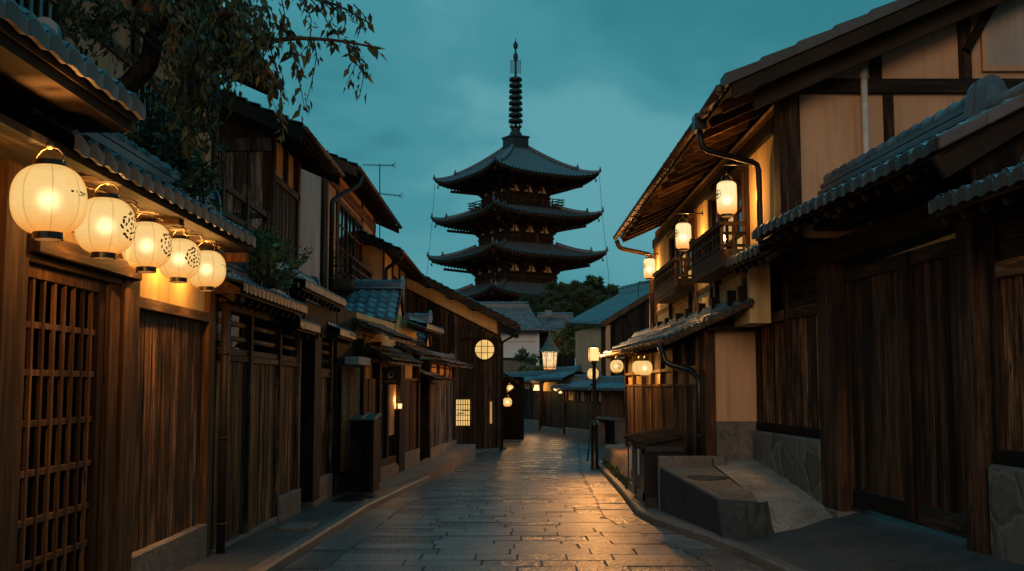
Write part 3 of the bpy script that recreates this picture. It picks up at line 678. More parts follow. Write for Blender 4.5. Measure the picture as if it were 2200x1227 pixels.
B(S3, sg, 'frame', W_BRN, [((-.222, -.02, c0.z - .195), (-.206, .02, c0.z + .195)), ((.206, -.02, c0.z - .195), (.222, .02, c0.z + .195)), ((-.206, -.02, c0.z + .181), (.206, .02, c0.z + .195))])
SIGNP = plain('sign_paint', (.85, .8, .72), .7)
mb = MB()
for k in range(20):                            # crescent emblem: a ring swelling on one side
    a, b = 2 * pi * k / 20, 2 * pi * (k + 1) / 20
    q = lambda t: .034 - .021 * cos(t - .9)
    P_ = lambda t, r_: S3(r_ * cos(t), .018, c0.z + .012 + r_ * .95 * sin(t))
    mb.raw([P_(a, .062), P_(b, .062), P_(b, .062 - q(b) * .8), P_(a, .062 - q(a) * .8)], [(0, 1, 2, 3)], .5)
mb.build('emblem', SIGNP, sg)
def lettering(th, text, centre, size, mat, arc=None, yaw=0):
    for i, ch in enumerate([text] if arc is None else text):
        cu = bpy.data.curves.new('lettering', 'FONT'); cu.body = ch; cu.size = size; cu.align_x = 'CENTER'; cu.extrude = .001
        tmp = bpy.data.objects.new('tmp', cu); COL.objects.link(tmp)
        dg = bpy.context.evaluated_depsgraph_get(); me = bpy.data.meshes.new_from_object(tmp.evaluated_get(dg))
        bpy.data.objects.remove(tmp); me.materials.clear(); me.materials.append(mat)
        o = bpy.data.objects.new('lettering', me); COL.objects.link(o); o.parent = th
        p = Vector(centre) - Vector(th['_o']); rot = 0
        if arc:
            a = (i - (len(text) - 1) / 2) * arc[1]; p = p + Vector((arc[0] * sin(a), 0, arc[0] * cos(a))); rot = -a
        o.location = p; o.rotation_euler = (pi / 2, rot if False else 0, yaw)
        if rot: o.matrix_basis = Matrix.Translation(p) @ Matrix.Rotation(-rot, 4, 'Y') @ Matrix.Rotation(pi / 2, 4, 'X')
lettering(sg, 'melDenlaise', (c0.x, c0.y - .018, c0.z - .125), .05, SIGNP)
lettering(sg, 'KYOTO', (c0.x, c0.y - .018, c0.z + .012), .04, SIGNP, (.085, .36))
mb = MB(); mb.tube([S3(-.42, 0, c0.z + .21), S3(.2, 0, c0.z + .21)], .01, 6); mb.tube([S3(-.15, 0, c0.z + .21), S3(-.15, 0, c0.z + .17)], .006, 6); mb.tube([S3(.15, 0, c0.z + .21), S3(.15, 0, c0.z + .17)], .006, 6)
mb.build('bracket', METAL, sg)
LAMPGLASS = glow('lamp_glass', (1, .62, .25), 1.6)
wl = thing('twin_lamp', at(853, 873, 24.2), 'pair of small lit cup lamps on a dark stand by the shop door', 'lamp')
p = at(853, 873, 24.2)
for dx in (-.06, .07):
    mb = MB(); mb.lathe([(.04, -.05), (.05, .05), (.045, .055), (.03, .06)], (p.x + dx, p.y - .06, p.z), 12); mb.build('cup', LAMPGLASS, wl)
mb = MB(); mb.box((p.x - .09, p.y - .1, p.z - .1), (p.x + .1, p.y - .02, p.z - .055)); mb.box((p.x - .06, p.y - .09, -.1), (p.x + .07, p.y - .03, p.z - .1)); mb.build('stand', W_DRK, wl, .006)
point('lamp_light', p + Vector((.005, -.06, .13)), 9, rad=.015, parent=wl)

# ---------------- roofed fence with hooded door
rf = thing('roofed_fence', LA(30, 0, -.5), 'plank fence with hooded door and lit window strip before the dark gabled house', 'fence')
mb = MB(); boards(mb, LA, 28.6, 33.1, 0, lambda s: .05 - .03 * (s - 28), 1.78, .2); mb.build('board_panel', W_GRY, rf)
mb = MB(); boards(mb, LA, 27.0, 28.5, -.45, -.4, 1.8, .2); mb.build('door_leaf', W_DRK, rf)
B(LA, rf, 'wall', P_OCH, [((26.98, -.9, -.5), (33.15, -.5, 2.4)), ((28.6, -.3, 1.83), (33.1, -.06, 2.3))])
post(rf, LA, 28.48, 28.62, -.3, .03, -.5, 2.3, W_DRK); post(rf, LA, 33.0, 33.15, -.3, .03, -.5, 2.3, W_DRK)
B(LA, rf, 'rail', W_BRN_Y, [((28.6, -.05, 1.785), (33.1, .05, 1.85))])
PANE = glow('lit_pane', (1, .55, .2), .5)
for a, b in ((28.9, 29.9), (30.3, 31.2), (31.5, 32.3)):
    o = B(LA, rf, 'window_frame', W_BRN, [((a - .06, -.05, 1.86), (a, 0, 2.2)), ((b, -.05, 1.86), (b + .06, 0, 2.2))]); B(LA, rf, 'window', P_TAN, [((a, -.055, 1.95), (b, -.03, 2.17))])
pent(rf, LA, 26.9, 29.5, .42, 1.78, -.4, 2.1, name='door_hood'); pent(rf, LA, 28.5, 33.4, .55, 2.2, -.1, 2.42, name='roof')
mb = MB(); ridge(mb, LA, 28.6, 33.2, -.1, 2.42, w=.16, layers=1, rad=.07); mb.build('ridge', TILE_E, rf)
B(LA, rf, 'plinth', C_PLN, [((28.5, -.2, -.7), (33.2, .06, .0))], .01)
cross_roof(rf, facing(-3.1, 28.2), .98, .9, 2.66, 3.26, .22)
def step(name, lab, s0, s1, nin, nout0, nout1, z0, z1):
    mb = MB(); k = 6
    for i in range(k):
        a, b = lerp(s0, s1, i / k), lerp(s0, s1, (i + 1) / k); A, Bz = lerp(z0, z1, i / k), lerp(z0, z1, (i + 1) / k); na, nb = lerp(nout0, nout1, i / k), lerp(nout0, nout1, (i + 1) / k)
        mb.hexa([LA(a, nin, -1), LA(b, nin, -1), LA(b, nb, -1), LA(a, na, -1), LA(a, nin, A), LA(b, nin, Bz), LA(b, nb, Bz), LA(a, na, A)], .5)
    tag(mb.build(name, C_PLN, origin=LA((s0 + s1) / 2, 0, -.5)), lab, 'step')
step('concrete_step', 'long low concrete step in front of the shop door', 20.7, 28.2, .0, .42, .72, -.36, -.22)
step('concrete_step', 'short tapering concrete step beside the plank fence, nearer the dark house', 28.3, 33.4, .0, .35, .62, -.26, -.14)

# ---------------- dark gabled house with the round window
dh = thing('gabled_house', (-2, 38.5, -.63), 'tall dark boarded house with glowing round window and ochre band under its gable', 'house')
G = facing(-4.4, 38.5); zr_ = lambda s: 3.66 - .504 * (s - 4.58)     # underside line of the roof
wt = lambda s: zr_(s) - .62
mb = MB(); boards(mb, G, 0, 3.98, 0, -.75, wt, .17, .03); mb.build('board_wall', W_HSE, dh)
mb = MB(); mb.prism([G(0, -.03, wt(0) - .1), G(3.98, -.03, wt(3.98) - .1), G(3.98, -.03, zr_(3.98)), G(0, -.03, zr_(0))], (0, .06, 0)); mb.build('gable_band', P_OCH, dh)
mb = MB(); mb.beam(G(0, .03, wt(0)), G(3.98, .03, wt(3.98)), .08, .07); mb.beam(G(3.95, 0, -.75), G(3.95, 0, zr_(3.95)), .12, .16)
for x in (922, 972, 1020): s = at(x, 600, 38.4).x + 4.4; mb.box((s - .09, -.02, zr_(s) - .17), (s + .09, .35, zr_(s) - .02), fr=G)
mb.box((2.6, 0, 3.22), (3.9, .06, 3.29), fr=G); mb.box((2.05, 0, 1.17), (3.3, .05, 1.22), fr=G); mb.build('trim', W_DRK_X, dh)
mb = MB(); boards(mb, lambda s, n, z: (-.42 - n, s, z), 38.55, 47, 0, -.75, 3.3, .2); mb.build('side_wall', W_HSE, dh)
rf2 = lambda s, n, z: (-4.4 + 4.58 + .0 - n, s, z)
mb = MB(); tiles(mb, rf2, 37.75, 47, 0, 3.78, 5.4, 3.78 + 5.4 * .504, .3); o = mb.build('roof', TILE, dh)
mb = MB(); deck(mb, rf2, 37.8, 46.9, 0, 3.76, 5.4, 3.76 + 5.4 * .504, .09, .04); mb.hexa([rf2(37.74, -.02, 3.5), rf2(37.79, -.02, 3.5), rf2(37.79, 5.4, 3.5 + 5.42 * .504), rf2(37.74, 5.4, 3.5 + 5.42 * .504), rf2(37.74, -.02, 3.78), rf2(37.79, -.02, 3.78), rf2(37.79, 5.4, 3.78 + 5.42 * .504), rf2(37.74, 5.4, 3.78 + 5.42 * .504)])
mb.build('bargeboard', W_DRK_X, o)
gutter(dh, [rf2(37.8, -.06, 3.7), rf2(46.5, -.06, 3.7)], .06)
drainpipe(dh, [rf2(38.0, -.06, 3.62), rf2(38.0, .1, 3.35), rf2(38.45, .52, 3.15), rf2(38.45, .52, -.6)], .04)
WIN = glow('lit_paper_window', (1, .62, .2), 1.02, .3, 2.2)
c = at(1041, 751, 38.4); mb = MB(); mb.prism([(c.x + .335 * cos(2 * pi * k / 32), 38.45, c.z + .345 * sin(2 * pi * k / 32)) for k in range(32)], (0, .04, 0)); w = mb.build('round_window', WIN, dh)
mb = MB()
for k in range(32):
    a, b = 2 * pi * k / 32, 2 * pi * (k + 1) / 32
    mb.hexa([(c.x + r_ * cos(t), y, c.z + r_ * 1.02 * sin(t)) for y in (38.40, 38.47) for r_, t in ((.335, a), (.335, b), (.37, b), (.37, a))])
for k in (-1, 1): mb.box((c.x + k * .11 - .012, 38.42, c.z - .32), (c.x + k * .11 + .012, 38.447, c.z + .32)); mb.box((c.x - .32, 38.425, c.z + k * .115 - .011), (c.x + .32, 38.447, c.z + k * .115 + .011))
mb.build('window_frame', W_DRK_X, w)
a, b = at(979, 915, 38.4), at(1010, 858, 38.4); w = B(lambda s, n, z: (s, 38.45 - n, z), dh, 'paper_window', WIN, [((a.x, 0, a.z), (b.x, .02, b.z))])
mb = MB(); fr = lambda s, n, z: (s, 38.42 - n, z)
for k in range(7): x = lerp(a.x, b.x, k / 6); mb.box((x - .012, -.02, a.z), (x + .012, .01, b.z), fr=fr)
for k in range(6): z = lerp(a.z, b.z, k / 5); mb.box((a.x, -.02, z - .011), (b.x, .006, z + .011), fr=fr)
mb.build('window_bar', W_DRK_X, w)
mb = MB(); mb.box((a.x + .05, -.012, a.z + .42), (b.x - .2, .012, a.z + .45), fr=fr); mb.box((a.x + .2, -.012, a.z + .52), (b.x - .02, .012, a.z + .55), fr=fr); mb.build('window_shelf', W_BRN, w)
a, b = at(1052.5, 910, 38.4), at(1057, 863, 38.4); B(lambda s, n, z: (s, 38.45 - n, z), dh, 'slit_window', PANE, [((a.x, 0, a.z), (b.x, .03, b.z))])

# ---------------- two-storey houses behind the fences
LH = frame(-4.2, 0, 1)
def house_roof(th, fr, s0, s1, ne, ze, nr, pitch, wm=None, gm=None, gut=True):
    zr = ze + (ne - nr) * pitch
    o = roof_part(th, fr, s0, s1, ne, ze, nr, zr, raft=True, rid=True, wood_m=wm or W_DRK_Y, barge=(s0 - .01, s1 - .04), tw=.27, bstep=.32)
    if gut: gutter(th, [fr(s0 + .05, ne + .06, ze - .05), fr(s1 - .05, ne + .06, ze - .05)], .055, mat=gm)
    return zr
# near house behind the tree
ha = thing('timber_house', (-4.4, 11, 2), 'plastered timber house behind the leafy tree, red-brown bargeboard at its eave', 'house')
A_ = frame(-4.4, 0, 1)
B(A_, ha, 'wall', P_TAN, [((4.5, -.3, 1.5), (16.0, 0, 6.5))])
for s in (8.2, 10.3, 12.4, 14.2, 15.85): post(ha, A_, s - .09, s + .09, -.1, .05, 1.5, 6.4, W_BRN)
B(A_, ha, 'beam', W_BRN_Y, [((4.5, -.1, 3.95), (16, .04, 4.1)), ((4.5, -.1, 5.25), (16, .035, 5.4))])
B(A_, ha, 'window', GLASS, [((12.5, -.05, 4.15), (14.1, .02, 5.2)), ((8.4, -.05, 4.15), (10.2, .02, 5.2))])
mb = MB()
for k in range(9): mb.box((12.5 + k * .2 - .015, .02, 4.12), (12.5 + k * .2 + .015, .045, 5.22), fr=A_)
mb.build('window_grille', W_BRN, ha); mb = MB()
for k in range(10): mb.box((8.4 + k * .2 - .015, .02, 4.12), (8.4 + k * .2 + .015, .045, 5.22), fr=A_)
mb.build('window_grille', W_BRN, ha)
house_roof(ha, A_, 4.5, 16.75, .72, 6.32, -2.4, .45, W_RED)
mb = MB()
for z in (3.55, 3.85, 4.2): mb.box((12.6, .62, z - .04), (16.6, .67, z + .04), fr=A_); mb.box((16.55, .0, z - .04), (16.6, .62, z + .04), fr=A_)
for s in (12.6, 13.9, 15.2, 16.5): mb.box((s, .6, 3.2), (s + .08, .69, 4.26), fr=A_)
mb.box((12.6, .0, 3.2), (16.6, .6, 3.27), fr=A_); mb.build('balcony', W_BRN_Y, ha)
# grey boarded gable
h1 = thing('timber_house', (-4.2, 21, 2), 'house with grey weathered board gable and tall wooden shutters, left of the drainpipe', 'house')
GF = facing(-6.6, 18.8)
mb = MB(); boards(mb, GF, 0, 2.28, 0, 1.8, 5.72, .22); mb.build('gable_wall', W_GRY, h1)
B(GF, h1, 'gable_beam', W_GRY, [((0, -.02, 5.68), (2.42, .07, 5.905))]); mb = MB(); mb.prism([GF(0, -.02, 5.9), GF(2.4, -.02, 5.9), GF(2.4, -.02, 5.95), GF(0, -.02, 7.0)], (0, .04, 0)); mb.build('gable_wall', W_DRK, h1)
post(h1, LH, 18.78, 19.0, -.14, .05, 1.8, 6.1, W_BRN)
B(LH, h1, 'wall', P_OCH, [((19.0, -.25, 1.8), (21.2, -.05, 6.2))]); B(LH, h1, 'wall', P_GRY, [((21.22, -.25, 1.8), (24.1, -.02, 6.2))])
mb = MB(); boards(mb, LH, 19.05, 21.0, .0, 3.75, 5.2, .16); mb.build('shutter', W_BRN, h1)
B(LH, h1, 'shutter_rail', W_BRN_Y, [((19.0, -.04, 5.2), (21.2, .05, 5.32)), ((19.0, -.04, 3.63), (21.2, .05, 3.75)), ((20.05, -.04, 5.33), (20.15, .03, 6.1))])
mb = MB(); boards(mb, LH, 19.05, 21.0, -.02, 2.2, 3.62, .14); mb.build('lower_shutter', W_DRK, h1)
post(h1, LH, 21.02, 21.2, -.1, .05, 1.8, 6.2, W_BRN); post(h1, LH, 23.9, 24.15, -.1, .06, 1.8, 6.3, W_DRK)
house_roof(h1, LH, 17.6, 21.6, .75, 5.86, -2.2, .44)
# second house with window balcony
h2 = thing('timber_house', (-4.2, 28, 2), 'pale plaster house with wooden window balcony and a drainpipe at its corner', 'house')
B(LH, h2, 'wall', P_TAN, [((24.2, -.25, 1.8), (33, 0, 6.8))])
for s in (24.35, 25.9, 30.2, 32.9): post(h2, LH, s - .09, s + .09, -.1, .05, 1.8, 6.7, W_BRN)
B(LH, h2, 'beam', W_BRN_Y, [((24.2, -.1, 6.25), (33, .06, 6.5)), ((26, -.1, 6.0), (30.1, .06, 6.12))])
w = B(LH, h2, 'window', GLASS, [((26.0, -.05, 3.9), (30.1, .01, 6.0))])
mb = MB()
for s in (26.0, 27.35, 28.7, 30.05): mb.box((s - .06, .01, 3.9), (s + .06, .05, 6.0), fr=LH)
for s in (26.7, 28.0, 29.4): mb.box((s - .02, .01, 3.9), (s + .02, .035, 6.0), fr=LH)
for z in (4.4, 4.95, 5.5): mb.box((26, .01, z - .02), (30.1, .03, z + .02), fr=LH)
mb.build('window_frame', W_BRN, w)
def balcony(th, fr, s0, s1, n, z0, z1, mat, matz, posts=9, rails=(.36, .68), ends=True, knob=False):
    mb = MB()
    mb.box((s0, .0, z0 - .1), (s1, n, z0), fr=fr); mb.box((s0, n - .05, z0), (s1, n + .01, z0 + .16), fr=fr)
    mb.box((s0 - .08, n - .05, z1 - .06), (s1 + .08, n + .03, z1), fr=fr)
    for r_ in rails: z = lerp(z0, z1, r_); mb.box((s0, n - .03, z - .022), (s1, n - .0, z + .022), fr=fr)
    for s in (s0, s1 - .05):
        mb.box((s, 0, z0), (s + .05, n - .05, z0 + .16), fr=fr); mb.box((s, 0, z1 - .06), (s + .05, n - .05, z1), fr=fr)
        for r_ in rails: z = lerp(z0, z1, r_); mb.box((s + .01, 0, z - .022), (s + .04, n - .05, z + .022), fr=fr)
        mb.box((s + .008, n * .5 - .02, z0 + .16), (s + .042, n * .5 + .02, z1 - .06), fr=fr)
    o = mb.build('balcony', matz, th, .004)
    mb = MB()
    for k in range(posts + 1):
        s = lerp(s0 + .03, s1 - .03, k / posts); mb.box((s - .028, n - .045, z0 + .16), (s + .028, n + .004, z1 - .06), fr=fr)
    if knob:
        for s in (s0, s1): mb.beam(fr(s, n - .01, z1 - .03), fr(s + (-.16 if s == s0 else .16), n - .01, z1 + .05), .06, .05); mb.box((s - .035, n - .06, z1), (s + .035, n + .02, z1 + .09), fr=fr)
    mb.each('baluster', mat, o); return o
balcony(h2, LH, 25.0, 28.5, .52, 3.9, 4.58, W_BRN, W_BRN_Y, 8)
house_roof(h2, LH, 24.6, 34, .65, 6.62, -2.4, .44)
drainpipe(h2, [LH(25.2, .68, 6.5), LH(25.1, .62, 6.25), LH(24.55, .12, 5.8), LH(24.55, .12, 3.2)], .06)
# third, lower house
h3 = thing('timber_house', (-3.6, 33, 2), 'low ochre plaster house with small grille window, between balcony house and dark gable', 'house')
LC = frame(-3.6, 0, 1)
B(LC, h3, 'wall', P_OCH, [((30.2, -.9, 1.8), (37, 0, 5.5))])
for s in (30.3, 32.6, 34.6, 36.6): post(h3, LC, s - .09, s + .09, -.1, .05, 1.8, 5.4, W_BRN)
w = B(LC, h3, 'window', GLASS, [((32.7, -.03, 3.6), (34.5, .01, 4.9))])
mb = MB()
for k in range(9): s = lerp(32.75, 34.45, k / 8); mb.box((s - .03, .01, 3.55), (s + .03, .04, 4.95), fr=LC)
mb.build('window_grille', W_BRN, w)
house_roof(h3, LC, 29.6, 37.6, .55, 5.32, -2.6, .46)
drainpipe(h3, [LC(29.9, .6, 5.22), LC(29.9, .5, 5.05), LC(30.1, .12, 4.85), LC(30.1, .12, 2.5)], .05)
# aerials
for (u, v0, v1, D, lab) in ((816, 352, 505, 37, 'tall television aerial with two crossbars on the left roofs'), (792, 470, 500, 33, 'small low aerial at the end of the balcony house roof')):
    a, b = at(u, v1, D), at(u, v0, D)
    t = thing('roof_aerial', a, lab, 'aerial')
    mb = MB(); mb.tube([a - Vector((0, 0, .6)), b], .02, 6); mb.build('mast', METAL, t)
    mb = MB()
    for q, ln in ((0, .58), (.4, .5)) if v1 - v0 > 60 else ((.1, .3),):
        c = b.lerp(a, q + .02) ; tilt = Vector((.95, .3, .04 if q == 0 else -.06)).normalized(); c = c + tilt * (0 if q == 0 else .3)
        mb.tube([c - tilt * ln, c + tilt * ln * .75], .014, 5)
        for k in range(9): e = c + tilt * lerp(-ln, ln * .7, k / 8); cr = Vector((-.3, .9, 0)).normalized() * (.16 + .012 * k); mb.tube([e - cr, e + cr], .008, 4)
        for k in (-1, 0, 1): e = c + tilt * ln * .72; mb.tube([e, e + Vector((.14, 0, .1 * k))], .01, 4)
    mb.build('antenna_array', METAL, t)
# ================================================================== RIGHT SIDE
C_APR = concrete('apron_concrete', (.07, .07, .068), .75, .6, .8); C_RMP = concrete('ramp_concrete', (.31, .285, .25), .75, .75, .7); C_TOP = concrete('platform_top', (.2, .16, .125), .6, .6, 1.2)
def rubble(name, col, mortar, scale):
    t = NT(name); v = t.coord((1, 1, 1))
    ds = t.n('ShaderNodeVectorMath', operation='ADD'); nz = t.n('ShaderNodeTexNoise'); nz.inputs['Scale'].default_value = 2.5; t.l(v, nz.inputs['Vector'])
    sc = t.n('ShaderNodeVectorMath', operation='SCALE'); sc.inputs['Scale'].default_value = .18; t.l(nz.outputs['Color'], sc.inputs[0]); t.l(v, ds.inputs[0]); t.l(sc.outputs[0], ds.inputs[1])
    e = t.n('ShaderNodeTexVoronoi', feature='DISTANCE_TO_EDGE'); e.inputs['Scale'].default_value = scale; t.l(ds.outputs[0], e.inputs['Vector'])
    c = t.n('ShaderNodeTexVoronoi', feature='F1'); c.inputs['Scale'].default_value = scale; t.l(ds.outputs[0], c.inputs['Vector'])
    bw = t.n('ShaderNodeSeparateColor'); t.l(c.outputs['Color'], bw.inputs[0])
    n = t.noise(v, 11, 5, .65)
    base = t.ramp(t.math('ADD', t.math('MULTIPLY', bw.outputs[0], .6), t.math('MULTIPLY', n, .5)), [(.2, sc3(col, .55)), (.8, sc3(col, 1.25))])
    edge = t.ramp(e.outputs['Distance'], [(.0, (1, 1, 1)), (.035, (0, 0, 0))])
    colr = t.mix(edge, base, mortar)
    h = t.math('ADD', t.math('MULTIPLY', t.math('MINIMUM', e.outputs['Distance'], .12), 5), t.math('MULTIPLY', n, .5))
    t.bsdf(colr, .7, t.bump(h, .8, .03), spec=.35); MATS[name] = t.m; return t.m
RUBBLE = rubble('rubble_stone', (.095, .088, .08), (.15, .14, .125), 2.1)
Rf = frame(3.4, 0, -1)
th = thing('townhouse', (3.4, 19, 0), 'large two-storey townhouse with timber-framed gable, wall lanterns and two wooden balconies', 'house')
B(Rf, th, 'side_wall', P_OCH, [((13.35, -.3, 3.44), (15.6, 0, 5.25)), ((15.605, -.3, 2.5), (25.8, 0, 5.25))])
B(Rf, th, 'floor_underside', W_DRK_Y, [((13.4, -5.6, 3.36), (17.2, -.02, 3.43))])
PR = .44
roofline = lambda X: 5.2 - .12 + (X - 2.55) * PR
mb = MB(); mb.prism([(3.42, 13.34, 3.42), (9, 13.34, 3.42), (9, 13.34, roofline(9)), (3.42, 13.34, roofline(3.42))], (0, .25, 0)); mb.build('gable_wall', P_TAN, th)
GR = facing(0, 13.34)                          # s = X
def gpost(x0, x1, z0, z1, n=.05): return ((x0, -.02, z0), (x1, n, z1))
post(th, GR, 3.30, 3.56, -.2, .07, 3.36, 5.25, W_DRK)
B(GR, th, 'gable_beam', W_DRK_X, [((3.3, -.02, 5.22), (9, .08, 5.40))], .008)
for a in (gpost(4.46, 4.6, 5.405, roofline(4.46) - .1), gpost(4.61, 4.73, 3.42, 5.215, .055), gpost(5.57, 5.72, 5.405, roofline(5.57) - .1), gpost(6.5, 6.65, 3.42, 5.215, .05)): B(GR, th, 'post', W_DRK, [a], .006)
mb = MB(); mb.beam((3.35, 13.2, roofline(3.35) - .14), (9, 13.2, roofline(9) - .14), .2, .22); mb.build('purlin', BEAM, th)
mb = MB()
for x in (4.53, 5.64): mb.beam((x, 13.24, 5.75), (x + .45, 13.24, roofline(x + .45) - .12), .06, .1)
mb.each('brace', W_DRK_X, th)
mb = MB(); z1 = roofline(5.85) - .35
for a in (((5.85, .0, 5.5), (5.92, .06, 6.75)), ((6.5, .0, 5.5), (6.57, .06, 6.75)), ((5.92, .0, 5.5), (6.5, .06, 5.57))): mb.box(a[0], a[1], fr=GR)
o = mb.build('vent_frame', P_TAN, th); B(GR, o, 'vent_panel', P_GRY, [((5.92, 0, 5.57), (6.5, .03, 6.7))])
mb = MB(); mb.tube([GR(4.36, .08, 3.4), GR(4.36, .08, 5.42)], .042, 12); mb.tube([GR(4.36, .08, 5.4), GR(4.355, .08, 5.52)], .05, 12); mb.build('vent_pipe', WHITEPIPE, th)
n_r = 3.4 - 8.6; zr = 5.2 + (8.6 - 2.55) * PR
ro = roof_part(th, Rf, 12.62, 25.9, .85, 5.2, n_r, zr, tw=.3, bstep=.78, rw=.1, rh=.11, barge=None, emat=TILE, wood_m=W_BRN_X)
mb = MB()
mb.hexa([(2.6, 12.6, 4.98), (8.6, 12.6, 4.98 + 6 * PR), (8.6, 12.66, 4.98 + 6 * PR), (2.6, 12.66, 4.98), (2.6, 12.6, 5.2), (8.6, 12.6, 5.2 + 6 * PR), (8.6, 12.66, 5.2 + 6 * PR), (2.6, 12.66, 5.2)])
mb.hexa([(2.9, 12.86, 4.9), (8.6, 12.86, 4.9 + 5.7 * PR), (8.6, 12.94, 4.9 + 5.7 * PR), (2.9, 12.94, 4.9), (2.9, 12.86, 5.12), (8.6, 12.86, 5.12 + 5.7 * PR), (8.6, 12.94, 5.12 + 5.7 * PR), (2.9, 12.94, 5.12)])
mb.each('bargeboard', BEAM, ro)
mb = MB(); k = 14
for i in range(k):                             # verge tiles lapping down the gable edge
    a, b = i / k, (i + 1) / k; xa, xb = lerp(2.5, 8.6, a), lerp(2.5, 8.6, b); za, zb = 5.2 + (xa - 2.55) * PR, 5.2 + (xb - 2.55) * PR
    mb.hexa([(xa, 12.56, za - .06), (xb, 12.56, zb - .06), (xb, 12.86, zb - .04), (xa, 12.86, za - .04), (xa, 12.56, za + .085), (xb, 12.56, zb + .055), (xb, 12.86, zb + .06), (xa, 12.86, za + .09)])
mb.build('verge_tile', TILE_D, ro)
gutter(th, [Rf(12.75, .93, 5.13), Rf(14.05, .93, 5.12)], .06); gutter(th, [Rf(14.35, .93, 5.12), Rf(25.9, .93, 5.15)], .06)
mb = MB(); mb.box((14.06, .85, 4.95), (14.34, 1.0, 5.17), fr=Rf); mb.build('rain_head', METAL, th, .01)
drainpipe(th, [Rf(14.2, .92, 5.0), Rf(14.2, .90, 4.72), Rf(14.35, .12, 4.55), Rf(14.4, .1, 3.4), Rf(14.4, -.3, 3.3)], .04)
drainpipe(th, [Rf(25.75, .92, 5.05), Rf(25.75, .85, 4.86), Rf(25.9, .08, 4.72), Rf(25.9, .08, 2.9)], .055, COPPER)
B(Rf, th, 'wall_beam', W_DRK_Y, [((13.35, -.1, 4.86), (25.85, .06, 5.06)), ((15.65, -.1, 3.25), (25.8, .03, 3.33))], .006)
for s in (13.75, 15.55, 18.5, 20.0, 23.2, 25.7): post(th, Rf, s - .07, s + .07, -.1, .045, 3.4 if s < 15.6 else 2.7, 4.86, W_BRN)
PANE_L = glow('lit_room_pane', (1, .52, .16), .75, .35, 2)
def lit_window(s0, s1, z0, z1, k):
    w = B(Rf, th, 'window', GLASS, [((s0, -.03, z0), (s1, .008, z1))])
    mb = MB()
    for i in range(k + 1): s = lerp(s0, s1, i / k); mb.box((s - .03, .009, z0), (s + .03, .05, z1), fr=Rf)
    for z in (z0, z0 + .42, z1 - .5, z1): mb.box((s0, .009, z - .025), (s1, .04, z + .025), fr=Rf)
    mb.build('window_frame', W_BRN, w)
    mb = MB()
    for i in range(k):
        if i % 2 == 0: mb.box((lerp(s0, s1, i / k) + .05, .0085, z0 + .05), (lerp(s0, s1, (i + 1) / k) - .05, .012, z0 + .40), fr=Rf)
        else: mb.box((lerp(s0, s1, i / k) + .05, .0085, z0 + .45), (lerp(s0, s1, (i + 1) / k) - .05, .012, lerp(z0, z1, .62)), fr=Rf)
    mb.build('lit_pane', PANE_L, w)
    B(Rf, w, 'hood', W_BRN_Y, [((s0 - .12, 0, z1 + .03), (s1 + .12, .12, z1 + .09))])
lit_window(15.75, 18.25, 3.4, 4.72, 4); lit_window(20.3, 22.9, 3.4, 4.7, 4)
balcony(th, Rf, 15.7, 18.25, .38, 3.42, 3.98, W_DRK, W_DRK_Y, 8, (.38, .7), knob=True)
balcony(th, Rf, 20.2, 23.1, .38, 3.44, 3.98, W_DRK, W_DRK_Y, 9, (.38, .7))
mb = MB()
for s in (15.8, 16.6, 17.9, 19.2, 20.6, 21.8, 23.4, 24.6, 25.5): mb.box((s - .06, .0, 2.82), (s + .06, .13, 3.05), fr=Rf)
for s in (15.8, 17.9, 20.6, 23.2): mb.box((s - .03, .0, 3.05), (s + .03, .07, 3.42), fr=Rf)
mb.each('bracket_block', W_DRK, th)
mb = MB()
for s in (15, 19.3, 25.3): mb = MB(); mb.tube([Rf(s, 0, 4.67), Rf(s, .46, 4.67)], .012, 6); mb.tube([Rf(s, 0, 4.67), Rf(s, .015, 4.67)], .04, 8); mb.build('lantern_bracket', METAL, th)
# canopy along the street
cz = dict(tw=.22, ridge_kw=dict(w=.2, layers=2, rad=.05, ends=False), wood_m=W_DRK_Y)
roof_part(th, Rf, 17.9, 29.8, .9, 2.36, .03, 2.80, name='canopy', dz=.12, **cz)
def hipf(s, n, z):
    k = min(1, max(.02, (s - 15.5) / 2.4)); return Rf(s, n * k, 2.80 - (2.80 - z) * k)
roof_part(th, hipf, 15.5, 17.88, .9, 2.36, .03, 2.80, name='canopy', raft=False, tw=.2, ridge_kw=dict(w=.2, layers=2, rad=.05, ends=False))
mb = MB(); mb.beam(Rf(15.5, .0, 2.78), Rf(17.85, .9, 2.30), .05, .09); mb.build('canopy_board', W_BRN_Y, th)
gutter(th, [Rf(17.95, .98, 2.30), Rf(24, .98, 2.36), Rf(29.7, .98, 2.43)], .055)
drainpipe(th, [Rf(17.95, .97, 2.25), Rf(17.9, .9, 1.98), Rf(17.75, .5, 1.86), Rf(17.5, .42, 1.72), Rf(17.5, .42, .35)], .05)
